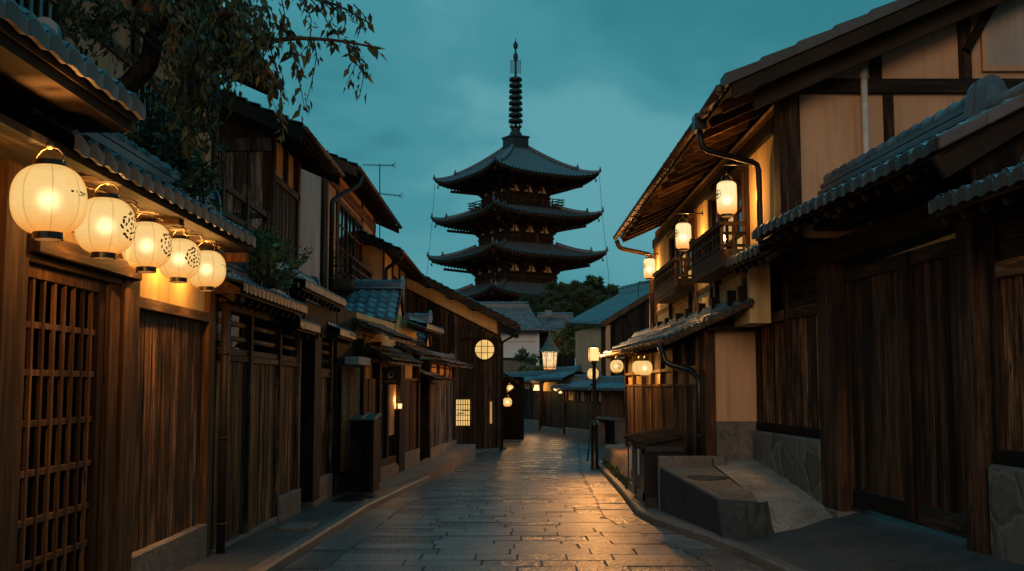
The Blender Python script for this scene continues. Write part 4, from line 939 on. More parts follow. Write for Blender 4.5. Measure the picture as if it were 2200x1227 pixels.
# ground floor
gl = frame(3.0, 0, -1)
mb = MB(); boards(mb, gl, 17.6, 28.8, 0, .0, 1.62, .18); mb.build('board_wall', W_BRN, th)
B(gl, th, 'transom', P_OCH, [((17.6, -.2, 1.64), (28.75, -.04, 1.90))]); mb = MB(); boards(mb, gl, 17.6, 28.8, -.03, 1.9, 2.5, .3); mb.build('upper_board', W_DRK, th)
for s in (17.6, 18.9, 20.2, 21.9, 23.4, 25.0, 26.9, 28.75): post(th, gl, s - .06, s + .06, -.1, .045, -.3, 2.5, W_BRN)
B(gl, th, 'rail', W_BRN_Y, [((17.6, -.05, 1.88), (28.8, .03, 1.94)), ((17.6, -.05, 1.6), (28.8, .025, 1.645))])
FW = facing(0, 17.0)
B(FW, th, 'front_wall', P_TAN, [((3.14, -.3, 1.06), (4.3, 0, 2.75))]); B(FW, th, 'dado', C_MID, [((3.14, -.3, .1), (4.3, .015, 1.055))])
post(th, FW, 2.98, 3.14, -.5, .06, .2, 2.5, W_BRN); B(FW, th, 'floor_beam', W_DRK_X, [((3.0, -.3, 2.45), (4.4, .3, 2.55))])
# wall lanterns and canopy lanterns
for (s, z, w, lab) in ((15, 4.2, 46, 'tall white wall lantern, largest and nearest, beside the upper drainpipe'), (19.3, 4.26, 46, 'tall wall lantern in the middle, hanging before the small balcony window'), (25.3, 4.33, 46, 'tall wall lantern at the far eave corner against the sky, smallest of its kind')):
    p = Vector(Rf(s, {15: .42, 19.3: .35}.get(s, .2), z)); az = atan2(-p.y, -p.x) - radians(62)
    tall_lantern(p, lab, 'tall lanterns on the townhouse wall', 170, az)
CG = 'round lanterns under the townhouse canopy'
for (u, v, D, mk, lab) in ((1385, 791, 22.6, 0, 'round canopy lantern in front of another, nearest under the right canopy'), (1374, 790, 23.8, 0, 'round canopy lantern half hidden behind its neighbour under the right canopy'),
                           (1325, 787, 26.6, 7, 'round lantern with branching flower drawing at the canopy drainpipe'), (1274, 803, 31.0, 8, 'round lantern partly hidden behind the street lamp post')):
    p = at(u, v, D); round_lantern('canopy_lantern', p, .8, lab, CG, 120, mk, atan2(-p.y, -p.x) + radians(20), cord=max(.02, (2.30 - p.z) / .8 - .3) if D < 29 else .5)
# lamp post
lp = thing('street_lamp', (2.2, 29.4, zg(29.4)), 'slim black street lamp with glowing square lantern head and thick collar base', 'street lamp')
z0 = zg(29.4); c = (2.2, 29.4, 0)
mb = MB(); mb.lathe([(.0, z0 - .1), (.115, z0 - .1), (.115, z0 + .06), (.1, z0 + .08), (.1, .52), (.11, .53), (.11, .6), (.085, .66), (.05, .7), (.0, .7)], c, 16); mb.build('base', BLACK, lp)
mb = MB(); mb.lathe([(.052, .69), (.05, 2.2), (.075, 2.22), (.075, 2.27), (.0, 2.27)], c, 14)
mb.build('pole', BLACK, lp)
LG_ = NT('street_lamp_glass'); e = LG_.n('ShaderNodeEmission'); e.inputs['Color'].default_value = (1, .55, .2, 1); e.inputs['Strength'].default_value = 1.7
tr = LG_.n('ShaderNodeBsdfTransparent'); mx = LG_.n('ShaderNodeMixShader'); mx.inputs[0].default_value = .3; LG_.l(e.outputs[0], mx.inputs[1]); LG_.l(tr.outputs[0], mx.inputs[2]); LG_.l(mx.outputs[0], LG_.out.inputs['Surface'])
mb = MB(); mb.box((2.09, 29.29, 2.285), (2.31, 29.51, 2.62)); mb.build('lamp_head', LG_.m, lp)
mb = MB(); mb.box((2.07, 29.27, 2.262), (2.33, 29.53, 2.284)); mb.lathe([(.19, 2.622), (.17, 2.65), (.03, 2.70), (.0, 2.70)], c, 4, ang0=pi / 4, sm=False)
for x, y in ((2.075, 29.275), (2.325, 29.275), (2.325, 29.525), (2.075, 29.525)): mb.box((x - .008, y - .008, 2.28), (x + .008, y + .008, 2.63))
mb.build('lamp_frame', BLACK, lp); point('lamp_bulb', (2.2, 29.4, 2.45), 1500, (1, .40, .09), .06, lp)
a, b = at(1262, 992, 29.0), at(1270, 906, 29.25); mb = MB(); mb.tube([a, b], .022, 6); mb.sphere(b, .03, 8, 6)
tag(mb.build('leaning_stick', BLACK, origin=a), 'thin dark stick leaning on the street lamp base', 'stick')
# copper lantern hanging over the street
cp = at(1181, 775, 24.0); HS = .8
def fit(m): m.v = [tuple(cp + (Vector(p) - cp) * HS) for p in m.v]; return m
hl = thing('hanging_lantern', cp, 'verdigris copper-roofed lantern with lit tapered panes hanging above the street', 'lantern')
mb = MB(); mb.lathe([(.31, .235), (.30, .262), (.20, .36), (.17, .40), (.165, .43), (.11, .52), (.06, .66), (.035, .68), (.05, .72), (.03, .76), (.012, .80)], cp, 6, sm=False); mb.lathe([(.31, .235), (.0, .245)], cp, 6, sm=False); fit(mb).build('roof', GREENC, hl)
HL_ = paper('lantern_pane', (1, .70, .38), 1.15, .2, 3.1416 / .5, 6)
mb = MB(); mb.lathe([(.215, .235), (.162, -.25)], cp, 6, sm=False); fit(mb).build('pane', HL_, hl)
mb = MB()
for k in range(6):
    a = 2 * pi * k / 6; d = Vector((cos(a), sin(a), 0)); mb.beam(cp + d * .219 + Vector((0, 0, .235)), cp + d * .166 + Vector((0, 0, -.26)), .018, .018)
    a2 = 2 * pi * (k + 1) / 6; d2 = Vector((cos(a2), sin(a2), 0))
    for f_, z in ((0.0, -.24), (.13, -.18), (.98, .225)):
        r_ = lerp(.166, .219, (z + .25) / .485); mb.beam(cp + d * r_ + Vector((0, 0, z)), cp + d2 * r_ + Vector((0, 0, z)), .012, .014)
    for q in (.3, .5, .7):
        b0, b1 = d.lerp(d2, q) * .172, d.lerp(d2, q) * .186; mb.beam(cp + b0 + Vector((0, 0, -.2)), cp + b1 + Vector((0, 0, -.06 if q == .5 else -.13)), .009, .012)
    for q in (.2, .75): b0 = d.lerp(d2, q) * .215; mb.beam(cp + b0 + Vector((0, 0, .1)), cp + b0 * 1.03 + Vector((0, 0, .2)), .012, .02)
fit(mb).build('pane_frame', METAL, hl)
mb = MB(); mb.lathe([(.17, -.275), (.17, -.25), (.0, -.25)], cp, 6, sm=False); fit(mb).build('base', GREENC, hl)
point('lantern_bulb', cp, 40, (1, .56, .2), .05, hl)
top = cp + Vector((0, 0, .8 * HS)); mb = MB()
A, C = Vector(LA(26.2, .5, 3.04)), Vector((3.38, 23.0, 3.32)); mb.tube([A, top + Vector((0, 0, .02)), C], .004, 5)
mb.build('suspension_wire', METAL, hl)

# ---------------- roofed gate
RG = frame(4.82, -.06, -1); W_GATE = wood('gate_wood', (.012, .0075, .005), (.13, .066, .033), 'z', .5, lo=.30, hi=.78)
gt = thing('roofed_gate', RG(11.6, 0, .15), 'big dark double-leaf wooden gate under its own tiled roof on the right', 'gate')
post(gt, RG, 13.2, 13.8, -.2, .14, .0, 3.35, W_GATE); post(gt, RG, 9.68, 10.0, -.2, .14, .0, 3.35, W_GATE)
B(RG, gt, 'post_base', C_MID, [((13.15, -.22, -.3), (13.85, .17, .12)), ((9.63, -.22, -.3), (10.05, .17, .12))], .015)
for a, b in ((11.42, 13.18), (10.02, 11.38)):
    mb = MB(); boards(mb, RG, a + .1, b - .1, -.02, .4, 2.84, .15, .022, .012); 
    for s0, s1 in ((a, a + .1), (b - .1, b)): mb.box((s0, -.05, .2), (s1, .02, 3.0), fr=RG)
    o = mb.build('door_leaf', W_GATE, gt); B(RG, o, 'door_rail', W_DRK_Y, [((a + .1, -.05, .2), (b - .1, .015, .39)), ((a + .1, -.05, 2.845), (b - .1, .015, 3.0))], .005)
mb = MB(); mb.box((11.35, -.03, .25), (11.45, .05, 2.95), fr=RG); mb.build('meeting_stile', W_GATE, gt)
B(RG, gt, 'lintel', W_DRK_Y, [((9.5, -.2, 3.09), (14.0, .18, 3.36)), ((9.4, -.08, 3.5), (13.9, .3, 3.62))], .01)
mb = MB(); mb.hexa([RG(10.02, -.12, 3.0), RG(13.1, -.12, 3.0), RG(13.1, -.1, 3.0), RG(10.02, -.1, 3.0), RG(10.02, -.12, 3.09), RG(13.1, -.12, 3.012), RG(13.1, -.1, 3.012), RG(10.02, -.1, 3.09)]); mb.build('transom', P_WHT, gt)  # added pale strip standing in for the light slit above the doors
mb = MB()
for s in (9.8, 11.4, 13.5): mb.box((s - .1, -.3, 3.36), (s + .1, .75, 3.5), fr=RG)
mb.each('beam_end', W_DRK_Y, gt, .01)
o = roof_part(gt, RG, 8.72, 14.05, .87, 3.55, .08, 3.95, back=(-.75, 3.55), tw=.26, mat=TILE_T, ridge_kw=dict(w=.26, layers=1, rad=.05, ends=False), raft=True, rid=False)
mb = MB(); ridge(mb, RG, 9.45, 13.95, .08, 3.95, w=.3, layers=4, rad=.085, seg=.28); onigawara(mb, RG, 9.42, .08, 3.90, .15, .40, -.1); mb.build('ridge', TILE, o)
mb = MB()
for sgn, na, za in ((1, .87, 3.55), (-1, -.75, 3.55)):
    for k in range(2):
        a, b = k / 2, (k + 1) / 2; q = lambda t, up, s: RG(s, lerp(na, .08, t), lerp(za, 3.95, t) + up)
        mb.hexa([q(a, -.06, 8.66), q(a, -.06, 8.9), q(b, -.06, 8.9), q(b, -.06, 8.66), q(a, .06, 8.66), q(a, .06, 8.9), q(b, .05, 8.9), q(b, .05, 8.66)])
mb.tube([RG(8.6, .08, 4.0), RG(9.42, .08, 4.0)], .085, 12); mb.tube([RG(8.58, .08, 4.0), RG(8.64, .08, 4.0)], .1, 14); mb.build('verge_tile', TILE_E, o, .012)
mb = MB()
for na, za in ((.84, 3.48), (-.72, 3.48)): mb.beam(RG(8.78, na, za - .12), RG(8.78, .08, 3.82), .06, .2)
mb.each('bargeboard', BEAM, o)
mb = MB(); mb.box((8.9, -.02, 3.05), (8.94, .5, 3.7), fr=RG); mb.prism([RG(9.3, .75, 3.5), RG(9.3, -.6, 3.5), RG(9.3, .08, 3.85)], (0, .04, 0)); mb.build('gable_wall', W_DRK, gt)
def stone_fence(nm, lab, s0, s1, posts, roof, near):
    t = thing(nm, RG((s0 + s1) / 2, 0, .2), lab, 'fence')
    B(RG, t, 'stone_plinth', RUBBLE, [((s0, -.2, -.5), (s1, .13, .93))], .03); B(RG, t, 'sill', W_DRK_Y, [((s0 + .02, -.1, .935), (s1 - .02, .07, 1.05))], .008)
    ps = [s0 + .06] + posts + [s1 - .06]
    for a, b in zip(ps, ps[1:]):
        mb = MB(); boards(mb, RG, a + .05, b - .05, -.01, 1.055, 2.53, .15); mb.build('board_panel', W_OLD, t)
        B(RG, t, 'rail', W_BRN_Y, [((a + .05, -.06, 2.535), (b - .05, .04, 2.68))], .004)
        mb = MB()
        for z in (2.69, 2.86, 3.03, 3.2): mb.hexa([RG(a + .05, -.05, z), RG(b - .05, -.05, z), RG(b - .05, -.03, z + .15), RG(a + .05, -.03, z + .15), RG(a + .05, -.025, z), RG(b - .05, -.025, z), RG(b - .05, .0, z + .15), RG(a + .05, .0, z + .15)])
        mb.box((a + .05, -.09, 2.68), (b - .05, -.06, 3.36), fr=RG); mb.build('louvre_panel', W_DRK_Y, t)
    for s in ps: post(t, RG, s - .055, s + .055, -.1, .05, 1.0, 3.4, W_DRK)
    B(RG, t, 'head_beam', W_DRK_Y, [((s0, -.1, 3.36), (s1, .07, 3.44))])
    roof_part(t, RG, *roof, tw=.22, mat=TILE_T, ridge_kw=dict(w=.2, layers=3, rad=.065, seg=.25), back=(-.4 if near else -.1, roof[3]))
    return t
stone_fence('stone_base_fence', 'plank fence on a rubble stone base between plaster wall and big gate', 13.85, 16.9, [15.4], (13.95, 15.58, .80, 3.36, .40, 3.55), False)
stone_fence('stone_base_fence', 'plank fence on a stone base cut off by the right photo edge', 6.6, 9.6, [8.2], (6.4, 9.22, .72, 3.12, 0, 3.36), True)

# ---------------- raised block, slopes, cabinet
pl = thing('raised_platform', (2.8, 15, -.25), 'low concrete platform with rough dark stone end by the right kerb', 'platform')
P0 = {k: Vector(v) for k, v in dict(a=(2.20, 16.5, .40), b=(2.50, 13.35, .24), c=(2.95, 13.25, .22), d=(3.35, 16.45, .42)).items()}
mb = MB(); top = [P0['a'], P0['b'], P0['c'], P0['d']]; mb.hexa([Vector((p.x, p.y, -.6)) for p in top] + top, .4); mb.build('block', C_DRK, pl, .02); mb = MB(); up_ = Vector((0, 0, .006)); lo_ = Vector((0, 0, -.05)); cc = sum(top, Vector()) / 4; q_ = [p.lerp(cc, .03) for p in top]; mb.hexa([p + lo_ for p in q_] + [p + up_ for p in q_], .5); mb.build('top_slab', C_TOP, pl)
mb = MB()                                      # rough stone at the near end
N = 9
grid = [[Vector((lerp(2.46, 3.06, i / N) + R.uniform(-.012, .012), lerp(13.30 - .12 * sin(pi * i / N), 12.72, 1 - j / 5) + R.uniform(-.025, .025) + .28 * (j / 5) ** 2 * 0 + (1 - j / 5) * -.0, lerp(-.36, .235 - .02 * i / N, j / 5) + R.uniform(-.015, .015))) for i in range(N + 1)] for j in range(6)]
V = [p for row in grid for p in row]; mb.raw(V, [(j * (N + 1) + i, j * (N + 1) + i + 1, (j + 1) * (N + 1) + i + 1, (j + 1) * (N + 1) + i) for j in range(5) for i in range(N)], .5)
mb.raw([Vector((2.46, 13.34, -.5)), Vector((2.46, 13.34, .24)), *[r[0] for r in grid[::-1]], ], [tuple(range(8))], .5)
mb.raw([*[r[N] for r in grid], Vector((3.06, 13.3, .22)), Vector((3.06, 13.3, -.5))], [tuple(range(8))], .5); mb.build('rough_end', C_DRK, pl)
B(lambda s, n, z: (s, n, z), pl, 'kerb_wall', C_MID, [((2.19, 16.5, -.6), (3.14, 16.66, .56)), ((2.98, 16.3, .3), (3.14, 16.5, .56))], .015)
mb = MB(); c = at(1530, 1006, 15.3); mb.lathe([(.0, .004), (.25, .004), (.25, -.004), (.26, -.004), (.26, .003), (.29, .003), (.3, -.02)], (c.x - .05, 15.3, .352), 28); mb.build('cover', C_DRK, pl)
def sheet(name, rows, mat, kind='structure', noise=.0, sub=6, label=None, cat=None):
    mb = MB(); rows = [[Vector(p) for p in r] for r in rows]; nr, nc = len(rows) - 1, len(rows[0]) - 1; H, W = nr * sub, nc * sub; G = []
    for j in range(H + 1):
        for i in range(W + 1):
            v, u = min(j // sub, nr - 1), min(i // sub, nc - 1); fv, fu = j / sub - v, i / sub - u
            p = rows[v][u].lerp(rows[v][u + 1], fu).lerp(rows[v + 1][u].lerp(rows[v + 1][u + 1], fu), fv)
            G.append(p + Vector((0, 0, R.uniform(-noise, noise))))
    mb.raw(G, [(j * (W + 1) + i, j * (W + 1) + i + 1, (j + 1) * (W + 1) + i + 1, (j + 1) * (W + 1) + i) for j in range(H) for i in range(W)], .5, True)
    return tag(mb.build(name, mat), label, cat, None, kind)
sheet('concrete_slope', [[(2.98, 16.3, .44), (3.5, 16.9, .50), (3.95, 17.1, .52)], [(2.97, 14.6, .33), (3.5, 15.2, .36), (4.0, 15.4, .33)], [(2.98, 13.35, .2), (3.55, 13.5, .13), (4.06, 13.75, .1)], [(3.04, 12.85, -.2), (3.5, 13.0, -.1), (4.02, 13.2, .06)]], C_RMP, noise=.006)
sheet('driveway', [[(kr(13.0) + .14, 13.0, zg(13.0) + .09), (3.4, 13.3, -.07), (4.05, 13.25, .10), (4.2, 13.3, .14)], [(kr(11) + .14, 11, zg(11) + .09), (3.2, 11, .0), (3.9, 11, .12), (4.3, 11, .16)], [(kr(9) + .14, 9, zg(9) + .09), (3.2, 9, .03), (4.0, 9, .15), (4.5, 9, .17)], [(kr(6) + .14, 6, zg(6) + .09), (3.3, 6, .06), (4.0, 6, .15), (4.6, 6, .18)], [(kr(0) + .14, -3, zg(-3) + .09), (3.3, -3, .15), (4.0, -3, .25), (4.9, -3, .25)]], C_APR, noise=.003)
sheet('pavement', [[(kr(20.0) + .14, 20.0, zg(20) + .09), (2.9, 20, -.3)], [(kr(16.1) + .14, 16.1, zg(16.1) + .09), (2.9, 16.1, -.22)], [(kr(13) + .14, 13, zg(13) + .09), (2.9, 13, -.2)]], C_STN, noise=.002)
EARTH = concrete('earth_bank', (.26, .18, .125), .5, .9, 1.5)
sheet('earth_bank', [[(kr(30) + .12, 30.2, zg(30) + .02), (2.55, 30.2, -.02), (3.1, 30.2, .03)], [(kr(26) + .14, 26, zg(26) + .05), (2.52, 26, .0), (3.1, 26, .06)], [(kr(23) + .14, 23, zg(23) + .05), (2.5, 23, -.02), (3.1, 23, .08)], [(kr(20) + .14, 20, zg(20) + .06), (2.62, 20, -.12), (3.1, 20, .1)], [(kr(18.5) + .2, 18.5, zg(18) + .02), (2.62, 18.5, -.2), (3.1, 18.5, .1)]], EARTH, noise=.02)
kb = thing('rubbish_cabinet', (2.4, 18, -.38), 'black wooden cabinet with sloping slatted lid beside the raised platform', 'cabinet')
mb = MB(); z0 = zg(17) + .1; mb.hexa([(2.04, 17.0, z0), (2.66, 17.05, z0), (2.68, 19.4, z0), (2.08, 19.4, z0), (2.04, 17.0, .70), (2.66, 17.05, .80), (2.68, 19.4, .80), (2.08, 19.4, .70)]); mb.build('body', BLACK, kb, .008)
mb = MB()
for y0, y1 in ((17.06, 18.1), (18.16, 19.3)):
    for a, b in (((2.018, y0, z0 + .08), (2.04, y0 + .06, .62)), ((2.018, y1 - .06, z0 + .08), (2.04, y1, .62)), ((2.018, y0, .56), (2.04, y1, .62)), ((2.018, y0, z0 + .08), (2.04, y1, z0 + .2))): mb.box(a, b)
for a, b in (((2.06, 16.985, z0), (2.64, 17.0, z0 + .14)), ((2.06, 16.985, .6), (2.64, 17.0, .68))): mb.box(a, b)
mb.build('door_panel', BLACK, kb)
mb = MB(); mb.sphere((2.11, 16.975, .25), .022, 10, 8); mb.build('knob', METAL, kb)
mb = MB()
for y in (17.55, 18.6): mb.box((2.008, y, .2), (2.017, y + .12, .6))
mb.each('notice', P_WHT, kb)
mb = MB(); k = 11
for i in range(k):
    y = lerp(16.9, 19.45, i / k); mb.hexa([(1.97, y, .69), (2.78, y + .02, .835), (2.78, y + .2, .835), (1.97, y + .17, .69), (1.97, y, .715), (2.78, y + .02, .86), (2.78, y + .2, .86), (1.97, y + .17, .715)])
    mb.hexa([(1.96, y + .17, .69), (2.79, y + .2, .83), (2.79, y + .23, .83), (1.96, y + .2, .69), (1.96, y + .17, .74), (2.79, y + .2, .885), (2.79, y + .23, .885), (1.96, y + .2, .74)])
mb.build('lid', W_DRK_X, kb)
mb = MB()
for _ in range(420):
    y = R.uniform(20.2, 30); x = kr(y) + .16 + abs(R.gauss(0, .05)); leaf(mb, (x, y, zg(y) + .05 + R.random() * .12), (R.gauss(-.3, .6), R.gauss(0, .6), 1), R.uniform(.08, .2), .2)
tag(mb.build('kerb_weeds', LEAF_DARK, origin=(2.3, 25, -.4)), None, None, None, 'stuff')
# ================================================================== FAR END OF THE STREET
X0f, Y0f = -.9, 64.4; dxf, dyf = .2547, -.967
ff = lambda s, n, z: (X0f + dxf * s + dyf * n, Y0f + dyf * s - dxf * n, z)
def su(u): k = (u - 1100) / F; return (k * Y0f - X0f) / (dxf - dyf * k)
w1 = thing('boundary_fence', ff(6, 0, -.6), 'dark plank fence with pale plinth and tiled cap across the bend of the street', 'fence')
zb = -.66
B(ff, w1, 'plinth', C_MID, [((0, -.2, -1), (su(1160), .1, -.12))], .02)
mb = MB(); boards(mb, ff, 0, su(1160), 0, -.12, 1.45, .3, .03); mb.build('board_panel', W_DRK, w1)
B(ff, w1, 'plaster_band', P_OCH, [((0, -.15, 1.46), (su(1160), -.03, 1.9))])
mb = MB()
for k in range(7): s = lerp(.1, su(1158), k / 6); mb.box((s - .06, -.1, -.1), (s + .06, .06, 1.9), fr=ff)
mb.each('post', W_DRK, w1)
roof_part(w1, ff, 0, su(1183), .5, 1.88, 0, 2.15, back=(-.5, 1.88), tw=.3)
w2 = thing('boundary_gate', ff(11, 0, -.6), 'closed dark gate with small door lamps under a tiled roof, left of the street lamp', 'gate')
mb = MB(); boards(mb, ff, su(1161), su(1214), -.15, -.4, 1.35, .35); mb.build('door_leaf', W_DRK, w2)
B(ff, w2, 'sill', C_MID, [((su(1161), -.3, -1), (su(1214), .05, -.4))]); B(ff, w2, 'plaster_band', P_OCH, [((su(1161), -.25, 1.36), (su(1214), -.1, 1.85))])
mb = MB()
for u in (1162, 1214): mb.box((su(u) - .1, -.2, -.6), (su(u) + .1, .1, 1.9), fr=ff)
mb.each('post', W_DRK, w2)
roof_part(w2, ff, su(1172), su(1235), .6, 1.95, -.2, 2.3, back=(-1.0, 1.95), tw=.3)
w3 = thing('boundary_fence', ff(16, 0, -.6), 'plank fence with three pinkish lit openings behind the street lamp', 'fence')
mb = MB(); boards(mb, ff, su(1218), su(1290), .02, -.3, .95, .3); mb.build('board_panel', W_DRK, w3)
B(ff, w3, 'plinth', C_MID, [((su(1218), -.2, -1), (su(1290), .1, -.3))], .02); B(ff, w3, 'plaster_band', P_OCH, [((su(1218), -.15, .96), (su(1290), -.02, 1.5))])
mb = MB()
for u in (1218, 1236, 1243, 1259, 1266, 1282): s = su(u); mb.box((s - .16, -.1, .9), (s + .16, .06, 1.55), fr=ff)
mb.each('post', W_DRK, w3); roof_part(w3, ff, su(1208), su(1288), .6, 1.52, 0, 1.9, back=(-.5, 1.55), tw=.28)
w4 = thing('boundary_fence', ff(20, 0, -.6), 'low plank fence and grey gate box right of the street lamp', 'fence')
mb = MB(); boards(mb, ff, su(1290), su(1375), .0, .1, 1.35, .3); mb.build('board_panel', W_BRN, w4)
B(ff, w4, 'gate_box', C_MID, [((su(1292), .02, -.9), (su(1300), .35, .22)), ((su(1336), .02, -.9), (su(1345), .35, .22)), ((su(1291), -.05, .225), (su(1346), .4, .34))], .02)
B(ff, w4, 'lower_panel', W_DRK, [((su(1288), -.2, -1), (su(1375), -.02, .1))])
roof_part(w4, ff, su(1288), su(1385), .55, 1.5, 0, 1.8, back=(-.5, 1.5), tw=.28)
for i, (u, v, lab, s) in enumerate(((1161, 833, 'small lit door lamp between far fence and gate', .2), (1212, 842, 'tiny lit door lamp at the right far gate post', .09))):
    p = Vector(ff(su(u), .2, at(u, v, 55).z if i == 0 else at(u, v, 52).z))
    t = thing('door_lamp', p, lab, 'lamp'); mb = MB(); mb.lathe([(s * .9, -s * .7), (s * .5, s * .7), (.001, s * .7)], p, 10); mb.build('lamp_shade', glow('door_lamp_glass', (1, .6, .25), 2.2) if i == 0 else MATS['door_lamp_glass'], t)
    mb = MB(); mb.box((p.x - .03, p.y - .03, p.z - s * 1.3), (p.x + .2, p.y + .05, p.z - s * .75)); mb.build('bracket', METAL, t)
    point('lamp_light', p + Vector((-.3, -.45, .1)), 45, (1, .5, .16), .05, t)
# porch eave at the side of the dark house
pc = thing('porch_roof', (-.3, 44, 1.8), 'small boarded porch eave at the right side of the dark gabled house', 'porch')
fp = lambda s, n, z: (-.39 + n, s, z)
pent(pc, fp, 42.5, 47, .68, 1.75, .0, 2.15, name='roof', mat=W_DRK_Y); B(fp, pc, 'wall', W_DRK, [((47.0, -.3, -.7), (47.1, .9, 2.0))]); mb = MB(); mb.beam(fp(42.6, .0, 1.15), fp(42.6, .62, 1.62), .06, .08); mb.build('brace', W_DRK_X, pc)
for (u, v, D, s, lab) in ((1090, 864, 43.4, .9, 'bright oval lantern under the porch eave at the street bend'), (1096, 834, 45.6, .7, 'small round lantern just under the porch roof')):
    p = at(u, v, D); round_lantern('porch_lantern', p, s, lab, 'lanterns under the porch eave', 80, 0, 0, cord=max(.02, (1.72 - p.z) / s - .3))
# houses behind
def quadroof(th, name, A, Bq, Cq, Dq, tw=.32, mat=None):
    A, Bq, Cq, Dq = map(Vector, (A, Bq, Cq, Dq)); W = ((Bq - A).length + (Cq - Dq).length) / 2; Lh = ((Dq - A).length + (Cq - Bq).length) / 2
    fr = lambda s, n, z: tuple(A.lerp(Bq, s / W).lerp(Dq.lerp(Cq, s / W), n / Lh) + Vector((0, 0, z)))
    mb = MB(); tiles(mb, fr, 0, W, 0, 0, Lh, 0, tw, course=.27); o = mb.build(name, mat or TILE, th)
    mb = MB(); eave_tiles(mb, fr, 0, W, -.01, 0, tw); mb.build('eave_tile', TILE, o)
    dn = Vector((0, 0, -.12)); mb = MB(); mb.hexa([A + dn * 1.6, Bq + dn * 1.6, Cq + dn * 1.6, Dq + dn * 1.6, A + dn * .6, Bq + dn * .6, Cq + dn * .6, Dq + dn * .6]); mb.build('eave_boarding', W_DRK_X, o)
    mb = MB(); n = max(2, int((Cq - Dq).length / .45)); up = Vector((0, 0, .12))
    mb.beam(Dq + up * .6, Cq + up * .6, .3, .25); mb.tube([Dq.lerp(Cq, k / n) + up * 2 + Vector((0, 0, .03 * (k % 2))) for k in range(n + 1)], .13, 8); mb.build('ridge', mat or TILE, o)
    return o
wh = thing('white_house', (.6, 75, 0), 'white plastered house with tiled roof below the pagoda', 'house')
FWH = facing(0, 75)
B(FWH, wh, 'wall', P_WHT, [((-3, -.3, 3.55), (1.85, 0, 5.5))]); B(FWH, wh, 'lower_wall', C_MID, [((-3, -.4, -1), (1.85, -.02, 3.4))]); B(FWH, wh, 'floor_band', W_DRK_X, [((-3, -.1, 3.4), (1.9, .08, 3.55))]); B(FWH, wh, 'wall_line', C_MID, [((-3, .0, 4.62), (1.85, .012, 4.65))])
B(lambda s, n, z: (1.85 + n, s, z), wh, 'side_wall', P_WHT, [((74.9, -.2, -1), (81, .02, 5.5))])
quadroof(wh, 'roof', (-4, 74.2, 5.45), (2.2, 74.2, 5.45), (1.2, 78, 7.25), (-4, 78, 7.25))
br = thing('boarded_house', (3, 80, 0), 'house with reddish boards under a tiled roof, right of the white house', 'house')
FB = facing(0, 80); mb = MB(); boards(mb, FB, 1.95, 4.6, 0, 4.3, 5.7, .25); mb.build('board_wall', W_BRN, br); B(FB, br, 'lower_wall', W_DRK, [((1.95, -.3, -1), (4.6, -.03, 4.3))])
quadroof(br, 'roof', (1.7, 79.2, 5.65), (5.0, 79.2, 5.65), (4.6, 82, 6.75), (1.9, 82, 6.75))
mb = MB(); p = at(1178, 680, 80); mb.box((p.x - .25, 79.9, 6.7), (p.x + .25, 80.3, 7.15)); mb.build('ridge_ornament', TILE, br)
rh = thing('tiled_house', (5.5, 53, 0), 'dark boarded house with broad grey tiled roof behind the townhouse canopy', 'house')
E1, E2, T2, T1 = at(1221, 691, 57), at(1292, 693, 50.5), at(1420, 613, 53), at(1335, 630, 61)
quadroof(rh, 'roof', E1, E2, T2, T1, .28)
def along(A, Bq, inset):
    d = Vector((Bq.x - A.x, Bq.y - A.y, 0)); Lh = d.length; d.normalize(); return (lambda s, n, z: (A.x + d.x * s + d.y * (n - inset), A.y + d.y * s - d.x * (n - inset), z)), Lh
Gh, Lg = along(E2, T2, .25); mb = MB(); boards(mb, Gh, .25, Lg + 1.5, 0, -.6, lambda s: lerp(E2.z, T2.z, s / Lg) - .12, .22); mb.build('board_wall', W_DRK, rh)
Gs, Ls = along(E1, E2, .3); B(Gs, rh, 'side_wall', P_TAN, [((.3, -.2, -.6), (Ls - .28, .0, min(E1.z, E2.z) - .1))])
mb = MB(); mb.beam(E2 + Vector((0, -.03, -.12)), T2 + Vector((0, -.03, -.12)), .1, .2); mb.build('bargeboard', W_BRN, rh)
B(Gh, rh, 'window', P_GRY, [((1.4, .01, 2.9), (1.75, .04, 3.6))])
p0 = at(1370, 640, 53); mb = MB(); q = at(1372, 606, 53); mb.tube([p0 - Vector((0, 0, .5)), q], .02, 5); mb.tube([q, q + Vector((.55, 0, .0))], .03, 5); mb.build('aerial', METAL, rh)

